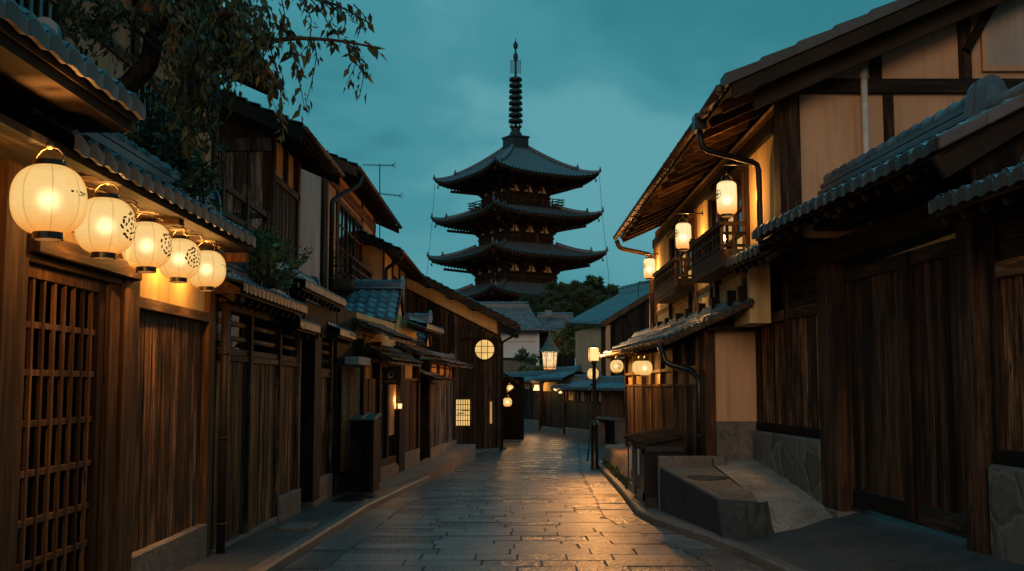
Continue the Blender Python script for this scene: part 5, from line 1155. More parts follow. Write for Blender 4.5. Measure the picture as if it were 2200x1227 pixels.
# ================================================================== PAGODA
PX, PY, YAW = .44, 130.0, radians(13.5)
pg = thing('pagoda', (PX, PY, -.7), 'tall five-storey wooden pagoda with ringed bronze spire and lit right side', 'pagoda')
e1 = Vector((cos(YAW + pi / 4 - pi / 2 + 0), sin(YAW + pi / 4 - pi / 2), 0))
def pw(a, b, z):                               # a, b: along the two sides of the square plan
    # near corner of the plan points to the camera, turned a little to the left
    c, s_ = cos(YAW_), sin(YAW_); return (PX + a * c - b * s_, PY + a * s_ + b * c, z)
YAW_ = pi / 4 - radians(13.5)                  # corner (-,-) looks at the camera
def side(k):
    """frame of one side: x along the eave, d outwards"""
    def fr(x, d, z):
        a, b = [(x, -d), (d, x), (-x, d), (-d, -x)][k]
        return pw(a, b, z)
    return fr
def pagoda_roof(zc, Re, Rt, rise, lift, name='roof'):
    """zc: height of the eave at mid-side; four curved slopes with ribs, upswept corners"""
    nrib = int(round(2 * Re / .46)); K = 4; nx = nrib * K; rows = 11
    def zat(x, b):
        q = abs(x) / Re
        return zc + rise * (.68 * b + .32 * b * b) + lift * q ** 3.2 * (1 - b) ** 1.3
    rf_ = MB(); un = MB(); raf = MB(); rim = MB()
    for k in range(4):
        fr = side(k); G = []
        for i in range(nx + 1):
            x = -Re + 2 * Re * i / nx; bm = min(1.0, (Re - abs(x)) / (Re - Rt)); ph = (i % K) / K
            h = .11 * max(0, cos(2 * pi * (ph - .5))) ** 1 if False else .17 * max(0., cos(2 * pi * ph))
            G.append([fr(x, lerp(Re, Rt, b * bm), zat(x, b * bm) + h) for b in [j / rows for j in range(rows + 1)]])
        V = [p for c in G for p in c]; m = rows + 1
        rf_.raw(V, [(i * m + j, (i + 1) * m + j, (i + 1) * m + j + 1, i * m + j + 1) for i in range(nx) for j in range(rows)], .5, True)
        # rim of the eave
        nn = 60
        for i in range(nn):
            xa, xb = -Re + 2 * Re * i / nn, -Re + 2 * Re * (i + 1) / nn; za, zb_ = zat(xa, 0), zat(xb, 0)
            rim.hexa([fr(xa, Re - .35, za - .34), fr(xb, Re - .35, zb_ - .34), fr(xb, Re - .05, zb_ - .30), fr(xa, Re - .05, za - .30), fr(xa, Re - .35, za - .05), fr(xb, Re - .35, zb_ - .05), fr(xb, Re, zb_ - .02), fr(xa, Re, za - .02)], .5)
        # two rows of rafters
        nr_ = int(2 * Re / .42)
        for i in range(nr_ + 1):
            x = lerp(-Re + .15, Re - .15, i / nr_); q = abs(x) / Re; inner = max(BODY * 1.0, abs(x) * .98 if abs(x) > BODY else BODY)
            z0 = zat(x, 0) - .34
            if inner < Re - .4:
                raf.beam(fr(x, Re - .2, z0 - .05), fr(x, lerp(Re, inner, .45), z0 + .16 - .35 * q ** 3 * 0), .17, .2)
                raf.beam(fr(x, lerp(Re, inner, .38), z0 - .17), fr(x, inner, z0 + .12), .17, .2)
        for i in range(24):
            xa, xb = -Re + 2 * Re * i / 24, -Re + 2 * Re * (i + 1) / 24
            ia, ib = max(BODY, abs(xa)), max(BODY, abs(xb))
            un.raw([fr(xa, Re - .1, zat(xa, 0) - .22), fr(xb, Re - .1, zat(xb, 0) - .22), fr(xb, min(ib, Re - .1), zat(xb, 0) + .02), fr(xa, min(ia, Re - .1), zat(xa, 0) + .02)], [(0, 1, 2, 3)], .5)
    o = rf_.build(name, TILE_P, pg); rim.build('eave_rim', W_DRK, o); raf.build('rafter_row', W_DRK, o); un.build('eave_boarding', W_DRK, o)
    hp = MB()
    for k in range(4):
        fr = side(k)
        pts = [fr(lerp(Re, Rt, b) * -1, lerp(Re, Rt, b), zat(lerp(Re, Rt, b), b * 1.0) + .18) for b in [.30 + .70 * j / 10 for j in range(11)]]
        hp.tube(pts, .24, 8); hp.tube([Vector(pts[0]) + Vector((0, 0, .0)), Vector(pts[0]) + Vector((0, 0, .62))], [.26, .05], 6)
        pts = [fr(lerp(Re, Rt, b) * -1, lerp(Re, Rt, b), zat(lerp(Re, Rt, b), b) + .1) for b in [-.01 + .33 * j / 6 for j in range(7)]]
        hp.tube(pts, .19, 8); hp.tube([Vector(pts[0]), Vector(pts[0]) + Vector((0, 0, .62))], [.2, .04], 6)
    hp.each('hip_ridge', TILE_P, o)
    be = MB()
    for k in range(4):
        p = Vector(side(k)(-Re * .96, Re * .96, zat(Re, 0) - .45)); be.tube([p, p - Vector((0, 0, .35))], .02, 4); be.lathe([(.02, -.3), (.08, -.36), (.12, -.62), (.0, -.62)], p, 8)
    be.each('bell', METAL, o)
levels = [(7.0, 8.15, 4.15, 1.5, 4.3, 0), (11.75, 8.05, 3.75, 1.8, 3.75, 1), (16.45, 7.75, 3.45, 1.8, 3.45, 2), (21.15, 7.42, 3.15, 1.75, 3.15, 3), (25.95, 7.2, 1.05, 4.15, 2.87, 4)]
PL_ = plaster('pagoda_plaster', (.6, .46, .28), .1)
prev_top = -.7
for (zc, Re, Rt, rise, hb, lv) in levels:
    BODY = hb + 1.9
    pagoda_roof(zc, Re, Rt, rise, .82)
    zt_ = zc - 1.75; mb = MB(); z0_ = prev_top - .3
    for k in range(4):
        fr = side(k); mb.hexa([fr(-hb, hb - .3, z0_), fr(hb, hb - .3, z0_), fr(hb, hb, z0_), fr(-hb, hb, z0_), fr(-hb, hb - .3, zt_ + 1.6), fr(hb, hb - .3, zt_ + 1.6), fr(hb, hb, zt_ + 1.6), fr(-hb, hb, zt_ + 1.6)])
        for x in (-hb, -hb / 3, hb / 3, hb): mb.beam(fr(x * .985, hb - .02, z0_), fr(x * .985, hb - .02, zt_ + .2), .36, .36)
        for z in (zt_ - .35, zt_ + .1): mb.beam(fr(-hb - .2, hb + .06, z), fr(hb + .2, hb + .06, z), .16, .22)
    b = mb.build('body', W_DRK, pg)
    mb = MB()
    for k in range(4):                         # plaster between the brackets
        fr = side(k)
        for x in (-hb * .66, 0, hb * .66):
            for sgn in (-1, 1): mb.raw([fr(x + sgn * .08, hb + .03, zt_ + .25), fr(x + sgn * .62, hb + .03, zt_ + .25), fr(x + sgn * .42, hb + .03, zt_ + .62), fr(x + sgn * .22, hb + .03, zt_ + .95), fr(x + sgn * .08, hb + .03, zt_ + .95)], [(0, 1, 2, 3, 4)], .5)
    mb.build('plaster_panel', PL_, b)
    mb = MB()
    for k in range(4):                         # three-stepped brackets
        fr = side(k)
        for x in (-hb, -hb / 3, hb / 3, hb):
            for j in range(3):
                d = hb + .1 + j * .58; z = zt_ + .3 + j * .42
                mb.beam(fr(x, hb - .2, z), fr(x, d + .42, z), .22, .24); mb.beam(fr(x - .55 - .1 * j, d + .3, z + .2), fr(x + .55 + .1 * j, d + .3, z + .2), .2, .2)
                for q in (-.5, 0, .5): mb.beam(fr(x + q, d + .3, z + .28), fr(x + q, d + .3, z + .46), .24, .24)
        mb.beam(fr(-hb - 1.7, hb + 1.75, zt_ + 1.55), fr(hb + 1.7, hb + 1.75, zt_ + 1.55), .22, .22)
        mb.beam(fr(-hb, hb, zt_ + .5), fr(-hb - 2.9, hb + 2.9, zt_ + 1.05), .26, .3)
    mb.build('bracket', W_DRK, b)
    if lv == 4:                                # railing of the top storey
        mb = MB(); rb = 4.1; zf = prev_top - .15
        for k in range(4):
            fr = side(k); mb.hexa([fr(-rb, hb, zf - .2), fr(rb, hb, zf - .2), fr(rb, rb, zf - .2), fr(-rb, rb, zf - .2), fr(-rb, hb, zf), fr(rb, hb, zf), fr(rb, rb, zf), fr(-rb, rb, zf)])
            for z in (.3, .62, .92): mb.beam(fr(-rb - .25, rb - .1, zf + z), fr(rb + .25, rb - .1, zf + z), .1, .1)
            for j in range(7): x = lerp(-rb + .1, rb - .1, j / 6); mb.beam(fr(x, rb - .1, zf), fr(x, rb - .1, zf + .95), .11, .11)
        mb.build('railing', W_DRK, pg)
    prev_top = zc + rise
# spire
sp = (PX, PY, 0); mb = MB()
mb.lathe([(1.6, 29.7), (1.6, 31.3), (1.75, 31.38), (1.75, 31.6), (.0, 31.6)], sp, 4, sm=False, ang0=YAW_ + pi / 4); o_sp = mb.build('spire_base', BRONZE, pg)
mb = MB(); mb.lathe([(.78, 31.6), (.74, 32.0), (.55, 32.3), (.5, 32.4), (.62, 32.5), (.5, 32.62), (.3, 32.75), (.16, 33.2), (.15, 38.6), (.13, 40.9), (.2, 41.0), (.30, 41.4), (.28, 41.7), (.2, 41.95), (.1, 42.05), (.1, 42.5), (.2, 42.55), (.29, 42.9), (.25, 43.2), (.06, 43.45), (.03, 43.9), (.0, 43.9)], sp, 16)
for k in range(8):
    a = 2 * pi * k / 8; c_, s_ = cos(a), sin(a); mb.tube([(PX + .3 * c_, PY + .3 * s_, 32.65), (PX + .6 * c_, PY + .6 * s_, 32.8), (PX + .72 * c_, PY + .72 * s_, 33.15)], [.16, .14, .04], 5)
mb.build('finial', BRONZE, pg)
mb = MB()
for j in range(8):
    z = 33.55 + j * .735; r_ = .84 - .012 * j
    mb.lathe([(r_ - .07, z - .2), (r_ + .03, z - .16), (r_ + .02, z + .08), (r_ - .08, z + .2), (r_ - .3, z + .2), (r_ - .32, z + .13), (r_ - .12, z + .08), (r_ - .1, z - .1), (r_ - .3, z - .14), (r_ - .3, z - .2), (r_ - .07, z - .2)], sp, 20)
    for k in range(6): a = pi * k / 3 + .3; mb.beam((PX + .1 * cos(a), PY + .1 * sin(a), z + .16), (PX + (r_ - .05) * cos(a), PY + (r_ - .05) * sin(a), z + .16), .07, .16); mb.beam((PX + .1 * cos(a), PY + .1 * sin(a), z - .14), (PX + (r_ - .05) * cos(a), PY + (r_ - .05) * sin(a), z - .14), .06, .1)
mb.build('spire_ring', BRONZE, pg)
mb = MB()
for k in range(4):                             # openwork water-flame plates
    a = k * pi / 2; d = Vector((cos(a), sin(a), 0))
    for i in range(4):
        for j in range(9):
            z = 39.45 + j * .19; p = Vector((PX, PY, z)) + d * (.17 + i * .12)
            if (i + j) % 2 or i == 3: mb.beam(p, p + d * .09 + Vector((0, 0, .17)), .04, .05)
            else: mb.beam(p + d * .1, p + Vector((0, 0, .17)), .04, .05)
    mb.beam(Vector((PX, PY, 39.4)) + d * .62, Vector((PX, PY, 41.15)) + d * .62, .04, .05)
mb.build('flame_plate', BRONZE, pg)
mb = MB()
for k in (1, 3):
    zz = [(7.2 * 1.0, 26.3), (7.42, 21.6), (7.75, 16.9), (8.05, 12.2)]
    mb.tube([side(k)(-r_ * 1.0, r_ * 1.0, z) for r_, z in zz], .022, 4)
mb.each('bell_chain', METAL, pg)
fl = thing('floodlight', (24, 82, 4), 'floodlight on a mast hidden behind the townhouse, aimed at the pagoda', 'floodlight') if False else None
l = bpy.data.lights.new('pagoda_floodlight', 'SPOT'); l.energy = 14000; l.color = (1, .47, .13); l.spot_size = radians(20); l.spot_blend = .5; l.shadow_soft_size = .5
o = bpy.data.objects.new('pagoda_floodlight', l); COL.objects.link(o); o.location = (26, 72, 6)
o.rotation_euler = (Vector((PX + 3, PY - 3, 17)) - Vector((26, 72, 6))).to_track_quat('-Z', 'Y').to_euler()

# ================================================================== TREES AND PLANTS
def crown_tree(name, label, base, clumps, leaf_m, lsize, dens, trunk_r, group=None, needle=False):
    t = thing(name, base, label, 'tree', group); base = Vector(base); top = sum((Vector(c[0]) for c in clumps), Vector()) / len(clumps)
    mb = MB(); mid = base.lerp(top, .5) + Vector((.2, 0, 0)); mb.tube([base, mid, top], [trunk_r, trunk_r * .75, trunk_r * .4], 8)
    for c, r, *_ in clumps: c = Vector(c); st = base.lerp(top, R.uniform(.55, .9)); mb.tube([st, st.lerp(c, .5) + Vector((0, 0, .15)), c], [trunk_r * .4, trunk_r * .28, trunk_r * .1], 6)
    mb.build('trunk', BARK, t)
    mb = MB()
    for c, r, *sq in clumps:
        n = int(dens * r * r); sub = max(5, int(r * 6))
        for _ in range(sub):
            v = Vector((R.gauss(0, 1), R.gauss(0, 1), R.gauss(0, 1))).normalized() * r * R.uniform(.45, .95); s_ = sq[0] if sq else (1, 1, .7)
            cc = Vector(c) + Vector((v.x * s_[0], v.y * s_[1], v.z * s_[2])); tone = R.uniform(.1, .9)
            blob_leaves(mb, cc, r * R.uniform(.22, .42), n // sub, lsize, .2, -.3 if needle else .2, .16 if needle else .45, (1, 1, .55), tone)
    mb.build('crown', leaf_m, t); return t
A_t = lambda u, v, D: at(u, v, D)
crown_tree('pine_tree', 'spreading dark pine in front of the pagoda foot', (4, 92, 0), [(A_t(1160, 655, 90), 1.5, (1.5, 1, .5)), (A_t(1195, 640, 91), 1.8, (1.5, 1, .5)), (A_t(1235, 655, 89), 1.9, (1.5, 1, .6)), (A_t(1150, 675, 88), 1.2, (1.5, 1, .5)), (A_t(1200, 672, 88), 1.6, (1.6, 1, .5)), (A_t(1262, 672, 88), 1.6, (1.4, 1, .6)), (A_t(1215, 620, 92), 1.2, (1.5, 1, .5)), (A_t(1290, 655, 90), 1.4)], LEAF_PINE, .42, 1500, .3, needle=True)
crown_tree('broadleaf_tree', 'dark leafy tree with spiky top right of the pagoda', (7.4, 96, 0), [(A_t(1262, 628, 95), 1.5), (A_t(1292, 615, 96), 1.35), (A_t(1312, 632, 95), .9), (A_t(1276, 606, 96), .75), (A_t(1300, 645, 95), 1.1), (A_t(1238, 622, 96), .9)], LEAF_DARK, .42, 900, .25)
crown_tree('garden_tree', 'soft green garden tree lit by the street lamp behind the far gate', (5.6, 67, -.5), [(A_t(1228, 728, 66), 1.35), (A_t(1255, 715, 66), 1.25), (A_t(1285, 735, 65), 1.3), (A_t(1245, 750, 65), 1.0), (A_t(1215, 760, 65), .7), (A_t(1290, 705, 66), .9), (A_t(1275, 760, 65), .9)], LEAF_BUSH, .26, 1500, .14)
crown_tree('garden_shrub', 'young upright shrub against the white house wall', (1.0, 66, 0), [(A_t(1122, 755, 66), .45), (A_t(1132, 775, 66), .5), (A_t(1150, 770, 65), .35), (A_t(1113, 770, 66), .3)], LEAF_DARK, .22, 700, .06)
crown_tree('garden_shrub', 'low mossy clipped shrub on top of the far fence', (1.6, 63, 0), [(A_t(1140, 800, 62), .55, (1.4, 1, .7)), (A_t(1160, 797, 62), .5, (1.4, 1, .7)), (A_t(1125, 790, 63), .4)], LEAF_BUSH, .2, 1300, .08)
# the tree over the gatehouse
tr = thing('leafy_tree', at(262, 260, 9.4), 'leafy tree with drooping branches hanging over the left roofs into the sky', 'tree')
mb = MB(); lf = MB()
def px(path, D0, D1): n = len(path) - 1; return [at(u, v, lerp(D0, D1, i / n)) for i, (u, v) in enumerate(path)]
def smooth(pts, k=4):
    out = []
    for i in range(len(pts) - 1):
        p0, p1, p2, p3 = pts[max(i - 1, 0)], pts[i], pts[i + 1], pts[min(i + 2, len(pts) - 1)]
        for j in range(k):
            t = j / k; out.append(.5 * ((2 * p1) + (p2 - p0) * t + (2 * p0 - 5 * p1 + 4 * p2 - p3) * t * t + (3 * p1 - p0 - 3 * p2 + p3) * t ** 3))
    return out + [pts[-1]]
def branch(path, D0, D1, r0, r1, leaves=0, size=.085, hang=.9, spread=.03, fromf=.15):
    pts = smooth(px(path, D0, D1)); n = len(pts); mb.tube(pts, [lerp(r0, r1, i / (n - 1)) for i in range(n)], 7, .4)
    for _ in range(leaves):
        t = R.uniform(fromf, 1) * (n - 1); i = min(int(t), n - 2); p = pts[i].lerp(pts[i + 1], t - i); d = (pts[i + 1] - pts[i]).normalized()
        v = d * R.uniform(.0, .9) + Vector((R.gauss(0, .55), R.gauss(0, .55), -hang * R.uniform(.3, 1.2)))
        leaf(lf, p + Vector((R.gauss(0, spread), R.gauss(0, spread), R.gauss(0, spread))), v, size * 1.08 * R.uniform(.45, 1.45), .4, min(1, max(0, R.gauss(.45, .25))))
branch([(235, 300), (262, 215), (282, 178), (318, 140), (332, 80), (352, 20), (380, -50)], 9.5, 9.0, .105, .075)
branch([(285, 180), (252, 185), (262, 230)], 9.2, 9.4, .06, .05)
branch([(338, 60), (290, 25), (225, 45), (160, 40)], 9, 8.6, .03, .01, 60, .08)
branch([(330, 100), (280, 50), (245, 20), (190, -10)], 9, 8.8, .022, .01, 40, .08)
branch([(352, 20), (420, 40), (500, 30), (560, 85), (640, 82), (730, 88), (815, 104)], 9, 8.0, .04, .006, 40, .075)
branch([(350, 30), (440, -10), (540, -20), (640, -10), (720, 10), (790, 48)], 9, 8.2, .03, .004, 90, .08, 1.0)
main = [(560, 85), (600, 82), (640, 82), (690, 86), (735, 90)]
for (a, b, c, n) in (((640, -10), (668, 40), (660, 110), 26), ((660, -10), (700, 40), (712, 85), 26), ((700, 0), (740, 40), (735, 70), 18), ((735, 90), (770, 115), (745, 180), 26), ((745, 100), (780, 150), (772, 205), 20), ((600, 20), (625, 90), (640, 150), 28), ((620, 80), (640, 160), (655, 235), 24), ((560, 60), (590, 130), (612, 215), 34), ((575, 85), (600, 180), (610, 300), 28), ((545, 85), (570, 170), (598, 250), 26), ((690, -10), (720, 20), (760, 30), 18), ((600, -20), (612, 40), (600, 90), 26), ((760, 10), (785, 40), (770, 60), 12), ((580, -20), (560, 40), (575, 80), 30), ((510, 30), (540, 110), (585, 190), 40), ((740, 85), (770, 95), (800, 103), 8), ((660, 85), (680, 120), (655, 235), 10)):
    branch([a, b, c], 8.5, 8.2, .006, .002, n, .082, 1.1, .022)
for _ in range(46):                            # thick curtain of foliage over the roofs
    u, v = R.uniform(345, 545), R.uniform(-40, 120); d = R.uniform(8.3, 9.6); ln = R.uniform(70, 170) if u < 450 else R.uniform(50, 110)
    branch([(u, v), (u + R.uniform(5, 40), v + ln * .5), (u + R.uniform(0, 45), min(v + ln, 310))], d, d - .2, .006, .002, 34, .085, 1.1, .045, 0)
for _ in range(22):
    u, v = R.uniform(385, 455), R.uniform(110, 210); d = R.uniform(8.6, 9.6); ln = R.uniform(60, 130)
    branch([(u, v), (u + R.uniform(-10, 20), v + ln * .6), (u + R.uniform(-15, 30), v + ln)], d, d, .005, .002, 26, .085, 1.2, .035, 0)
for _ in range(16):
    u, v = R.uniform(120, 330), R.uniform(-30, 90); d = R.uniform(8.6, 9.4)
    branch([(u, v), (u + R.uniform(-40, 20), v + 30), (u + R.uniform(-50, 20), v + 60)], d, d, .006, .003, 22, .08, .9, .04, 0)
mb.build('trunk', BARK, tr); lf.build('crown', LEAF_WILLOW, tr)
iv = thing('climbing_shrub', at(380, 420, 10.2), 'tall leafy shrub with thin stems climbing behind the tiled gatehouse roof', 'shrub')
mb = MB(); lf = MB()
for _ in range(30):
    u = R.uniform(285, 445); d = R.uniform(9.8, 11.2); v0 = lerp(330, 440, (u - 285) / 185) + 20; top = R.uniform(170, 330) if u < 400 else R.uniform(300, 390)
    branch([(u, v0), (u + R.uniform(-12, 12), lerp(v0, top, .5)), (u + R.uniform(-25, 25), top)], d, d, .012, .004, 30, .115, .35, .09, .05)
branch([(395, 420), (398, 300), (392, 160)], 10.4, 10.2, .05, .035)
mb.build('stem', BARK, iv); lf.build('foliage', LEAF_DARK, iv)
bs = thing('feathery_bush', at(550, 600, 13.6), 'feathery green bush growing above the fence roof below the grey gable', 'bush')
mb = MB(); lf = MB()
for _ in range(70):
    u0 = R.uniform(505, 600); u1 = u0 + R.gauss(0, 28); top = R.uniform(488, 590) + abs(u1 - 555) * .35; d = R.uniform(12.8, 14.2)
    branch([(lerp(u0, 555, .5), 620), (lerp(u0, u1, .5), lerp(620, top, .55)), (u1, top)], d, d, .008, .003, 34, .09, -.1, .05, .3)
mb.build('stem', BARK, bs); lf.build('foliage', LEAF_BUSH, bs)
ga = thing('garden_shrub', (-4.1, 14, 0), 'dark garden shrub seen through the bamboo rails of the board fence', 'shrub')
mb = MB(); lf = MB(); mb.tube([(-4.2, 14, -.3), (-4.1, 14, 2.1)], .04, 6)
for y in (7.6, 12.4, 13.2, 14.2, 15.4): blob_leaves(lf, (-4.15 if y > 9 else -4.25, y, 2.05 if y > 9 else 1.2), .45, 160, .14, .2, .2, .4, (1, 1, .8 if y > 9 else 2.2))
mb.build('stem', BARK, ga); lf.build('foliage', LEAF_DARK, ga)
# ================================================================== GROUND AND STREET
GROUND = concrete('ground_earth', (.09, .08, .07), .4, .9)
mb = MB(); ys = [-60, -20, -5, 0, 5, 10, 15, 20, 28, 33, 40, 60, 100, 200, 900]
for a, b in zip(ys, ys[1:]): mb.raw([(-700, a, zg(a) - .12), (700, a, zg(a) - .12), (700, b, zg(b) - .12), (-700, b, zg(b) - .12)], [(0, 1, 2, 3)], .5)
tag(mb.build('ground', GROUND), kind='structure')
# wet granite
t = NT('wet_paving'); v = t.shifted(t.coord(), 9); a = t.noise(v, 2.2, 5, .6); g = t.noise(v, 26, 5, .72); f = t.noise(v, 90, 3, .75)
edge = t.math('LESS_THAN', t.rnd(), -.5); k = t.math('MULTIPLY', t.math('ADD', .62, t.math('MULTIPLY', t.math('MAXIMUM', t.rnd(), 0.0), .7)), t.math('SUBTRACT', 1.0, t.math('MULTIPLY', edge, .35))); kk = t.n('ShaderNodeCombineColor'); [t.l(k, kk.inputs[i]) for i in range(3)]
col = t.ramp(a, [(.34, (.040, .048, .060)), (.52, (.095, .106, .12)), (.7, (.18, .182, .19))])
col = t.mix(1., col, kk.outputs[0], 'MULTIPLY'); col = t.mix(t.ramp(g, [(.44, (0, 0, 0)), (.6, (.85, .85, .85))]), col, (.016, .017, .019))
m8 = t.noise(v, 11, 3, .6); h = t.math('ADD', t.math('MULTIPLY', g, 1.5), t.math('ADD', t.math('MULTIPLY', m8, 2.6), t.math('MULTIPLY', a, 2.0)))
rgh = t.math('ADD', t.math('ADD', .08, t.math('MULTIPLY', g, .34)), t.math('MULTIPLY', t.rnd(), .10))
rgh = t.math('MAXIMUM', rgh, t.math('MULTIPLY', edge, .95)); t.bsdf(col, rgh, t.bump(h, .62, .012), spec=.7); PAVE = t.m; MATS['wet_paving'] = PAVE
JOINT = concrete('paving_joint', (.03, .03, .031), .4, .5)
mb = MB()
yy = [-6 + 52 * i / 60 for i in range(61)]
for a, b in zip(yy, yy[1:]): mb.raw([(kl(a), a, zg(a) - .0125), (kr(a), a, zg(a) - .0125), (kr(b), b, zg(b) - .0125), (kl(b), b, zg(b) - .0125)], [(0, 1, 2, 3)], .5)
tag(mb.build('street_bed', JOINT), kind='structure')
mb = MB()
def slab(p, up=0.0, bev=.007, r=None):         # p: four ground corners (x, y) counter-clockwise
    r = R.random() if r is None else r
    c = (sum(q[0] for q in p) / 4, sum(q[1] for q in p) / 4); tx, ty = R.uniform(-.006, .006), R.uniform(-.012, .012)
    hz = lambda x, y: zg(y) + up + (x - c[0]) * tx + (y - c[1]) * ty
    out, inn = [], []
    for x, y in p:
        d = Vector((c[0] - x, c[1] - y)).normalized() * bev * 1.5; out.append((x, y, hz(x, y) - .010)); inn.append((x + d.x, y + d.y, hz(x, y)))
    bot = [(x, y, z - .03) for x, y, z in out]
    mb.raw(bot + out + inn, [(0, 1, 5, 4), (1, 2, 6, 5), (2, 3, 7, 6), (3, 0, 4, 7), (4, 5, 9, 8), (5, 6, 10, 9), (6, 7, 11, 10), (7, 4, 8, 11), ], -1.0)
    mb.raw(inn, [(0, 1, 2, 3)], r)
y = -5.0; g_ = .007
while y < 46:
    dy = R.uniform(.32, .5); e = y + dy
    # narrow gutter strips beside the kerbs
    for (xa, xb) in (((kl(y) + .0, kl(e) + .0), (kl(y) + .42, kl(e) + .42)), ((kr(y) - .5, kr(e) - .5), (kr(y), kr(e)))):
        pass
    x = kl(y) + .45 + R.uniform(-.03, .03); end = kr(y) - .5 + R.uniform(-.04, .04); last = x
    while x < end - .15:
        w = R.uniform(.42, 1.05); nx = min(end, x + w)
        if end - nx < .35: nx = end
        sk = R.uniform(-.012, .012)
        slab([(x + g_ / 2, y + g_ / 2 + R.uniform(0, .008)), (nx - g_ / 2, y + g_ / 2 + R.uniform(0, .008)), (nx - g_ / 2 + sk, e - g_ / 2 - R.uniform(0, .008)), (x + g_ / 2 + sk, e - g_ / 2 - R.uniform(0, .008))], R.uniform(-.004, .005))
        x = nx
    y = e
y = -5.0
while y < 46:
    e = y + R.uniform(.8, 1.5); 
    slab([(kl(y) + .005, y + .006), (kl(y) + .44, y + .006), (kl(e) + .44, e - .006), (kl(e) + .005, e - .006)], R.uniform(-.004, .0), .008)
    y = e
y = -5.0
while y < 46:
    e = y + R.uniform(.7, 1.3)
    if not (20.0 < y < 20.9): slab([(kr(y) - .485, y + .006), (kr(y) - .005, y + .006), (kr(e) - .005, e - .006), (kr(e) - .485, e - .006)], R.uniform(-.004, .0), .008)
    y = e
y = 46
tag(mb.build('street', PAVE), kind='structure')
mb = MB()
rows = [(46, .2, 3.9), (50, -1, 3.4), (55, -3, 2.0), (60, -8, .9), (66, -14, -.6)]
for (a, xa, xb), (b, xc, xd) in zip(rows, rows[1:]):
    mb.raw([(xa - 3, a, zg(a) - .01), (xb + 1.2, a, zg(a) - .01), (xd + 1.2, b, zg(b) - .01), (xc - 3, b, zg(b) - .01)], [(0, 1, 2, 3)], .5)
t = NT('far_paving'); bt = t.n('ShaderNodeTexBrick'); bt.inputs['Scale'].default_value = 1.0; bt.inputs['Brick Width'].default_value = 1.0; bt.inputs['Row Height'].default_value = .4; bt.inputs['Mortar Size'].default_value = .014
bt.inputs['Color1'].default_value = (.1, .095, .09, 1); bt.inputs['Color2'].default_value = (.06, .058, .056, 1); bt.inputs['Mortar'].default_value = (.02, .02, .02, 1)
t.l(t.coord(), bt.inputs['Vector']); nz = t.noise(t.coord(), 7, 5, .65); t.bsdf(bt.outputs['Color'], t.math('ADD', .2, t.math('MULTIPLY', nz, .25)), t.bump(nz, .5, .02), spec=.55)
tag(mb.build('far_street', t.m), kind='structure')
mb = MB(); mb.raw([(kl(38) - 4, 38.0, zg(38) + .0), (.1, 38.0, zg(38)), (1.0, 39.6, zg(40)), (3.5, 46.2, zg(46) - .006), (-4, 46.2, zg(46) - .006)], [(0, 1, 2, 3, 4)], .5)
tag(mb.build('corner_paving', t.m), kind='structure')
# kerbs: single stones laid end to end
for fn, sg, nm in ((kl, -1, 'left'), (kr, 1, 'right')):
    mb = MB(); y = -5
    while y < (39 if sg < 0 else 31):
        e = y + R.uniform(.8, 1.3); A = lambda yy_, o_, z: (fn(yy_) + sg * o_, yy_, zg(yy_) + z)
        k0, k1 = y + .004, e - .004; j = R.uniform(-.004, .004)
        mb.raw([A(k0, 0, -.1), A(k1, 0, -.1), A(k1, .145, -.1), A(k0, .145, -.1), A(k0, .012 + j, .075), A(k1, .012 + j, .075), A(k1, .145, .1), A(k0, .145, .1), A(k0, .035 + j, .1), A(k1, .035 + j, .1)],
               [(0, 1, 5, 4), (4, 5, 9, 8), (8, 9, 6, 7), (2, 3, 7, 6), (0, 4, 8, 7, 3), (1, 2, 6, 9, 5)], None)
        y = e
    tag(mb.build('kerb', C_STN), kind='structure')
WETC = concrete('wet_footway', (.09, .092, .092), .45, .42)
sheet('pavement', [[(-4.4, 33.5, zg(33) + .07), (kl(33.5) - .14, 33.5, zg(33.5) + .085)], [(-4.2, 25, zg(25) + .07), (kl(25) - .14, 25, zg(25) + .085)], [(-4.2, 17.6, zg(17.6) + .07), (kl(17.6) - .14, 17.6, zg(17.6) + .085)], [(-4.2, 10.7, zg(10.7) + .07), (kl(10.7) - .14, 10.7, zg(10.7) + .085)], [(-4.2, 4, zg(4) + .07), (kl(4) - .14, 4, zg(4) + .085)], [(-4.2, -5, zg(-5) + .07), (kl(-5) - .14, -5, zg(-5) + .085)]], WETC, noise=.003)
sheet('pavement', [[(-4.4, 38.6, zg(38) + .02), (kl(39) - .14, 38.6, zg(38.6) + .085)], [(-4.3, 33.6, zg(33.5) + .05), (kl(33.6) - .14, 33.6, zg(33.6) + .085)]], C_STN, noise=.003)
dr = thing('drain_grate', (1.9, 20.4, zg(20.4)), 'small iron drain grate in the right gutter', 'drain'); mb = MB(); z = zg(20.4) - .004
for k in range(9): yk = lerp(20.05, 20.75, k / 8); mb.box((kr(20.4) - .46, yk - .025, z - .03), (kr(20.4) - .03, yk + .025, z))
for x in (kr(20.4) - .48, kr(20.4) - .04): mb.box((x, 20.0, z - .03), (x + .03, 20.8, z + .003))
mb.build('bar', METAL, dr)
st = at(632, 1152, 14.2); mb = MB(); q = [(-2.92, 13.75), (-2.52, 13.8), (-2.5, 14.5), (-2.9, 14.55)]
mb.hexa([Vector((x, y, zg(y) + .05)) for x, y in q] + [Vector((lerp(x, -2.7, .06), lerp(y, 14.15, .05), zg(y) + .13 + R.uniform(-.015, .015))) for x, y in q])
tag(mb.build('stone_block', C_MID, bevel=.02, origin=(-2.7, 14.1, -.2)), 'pale flat stone block lying on the left footway', 'stone block')
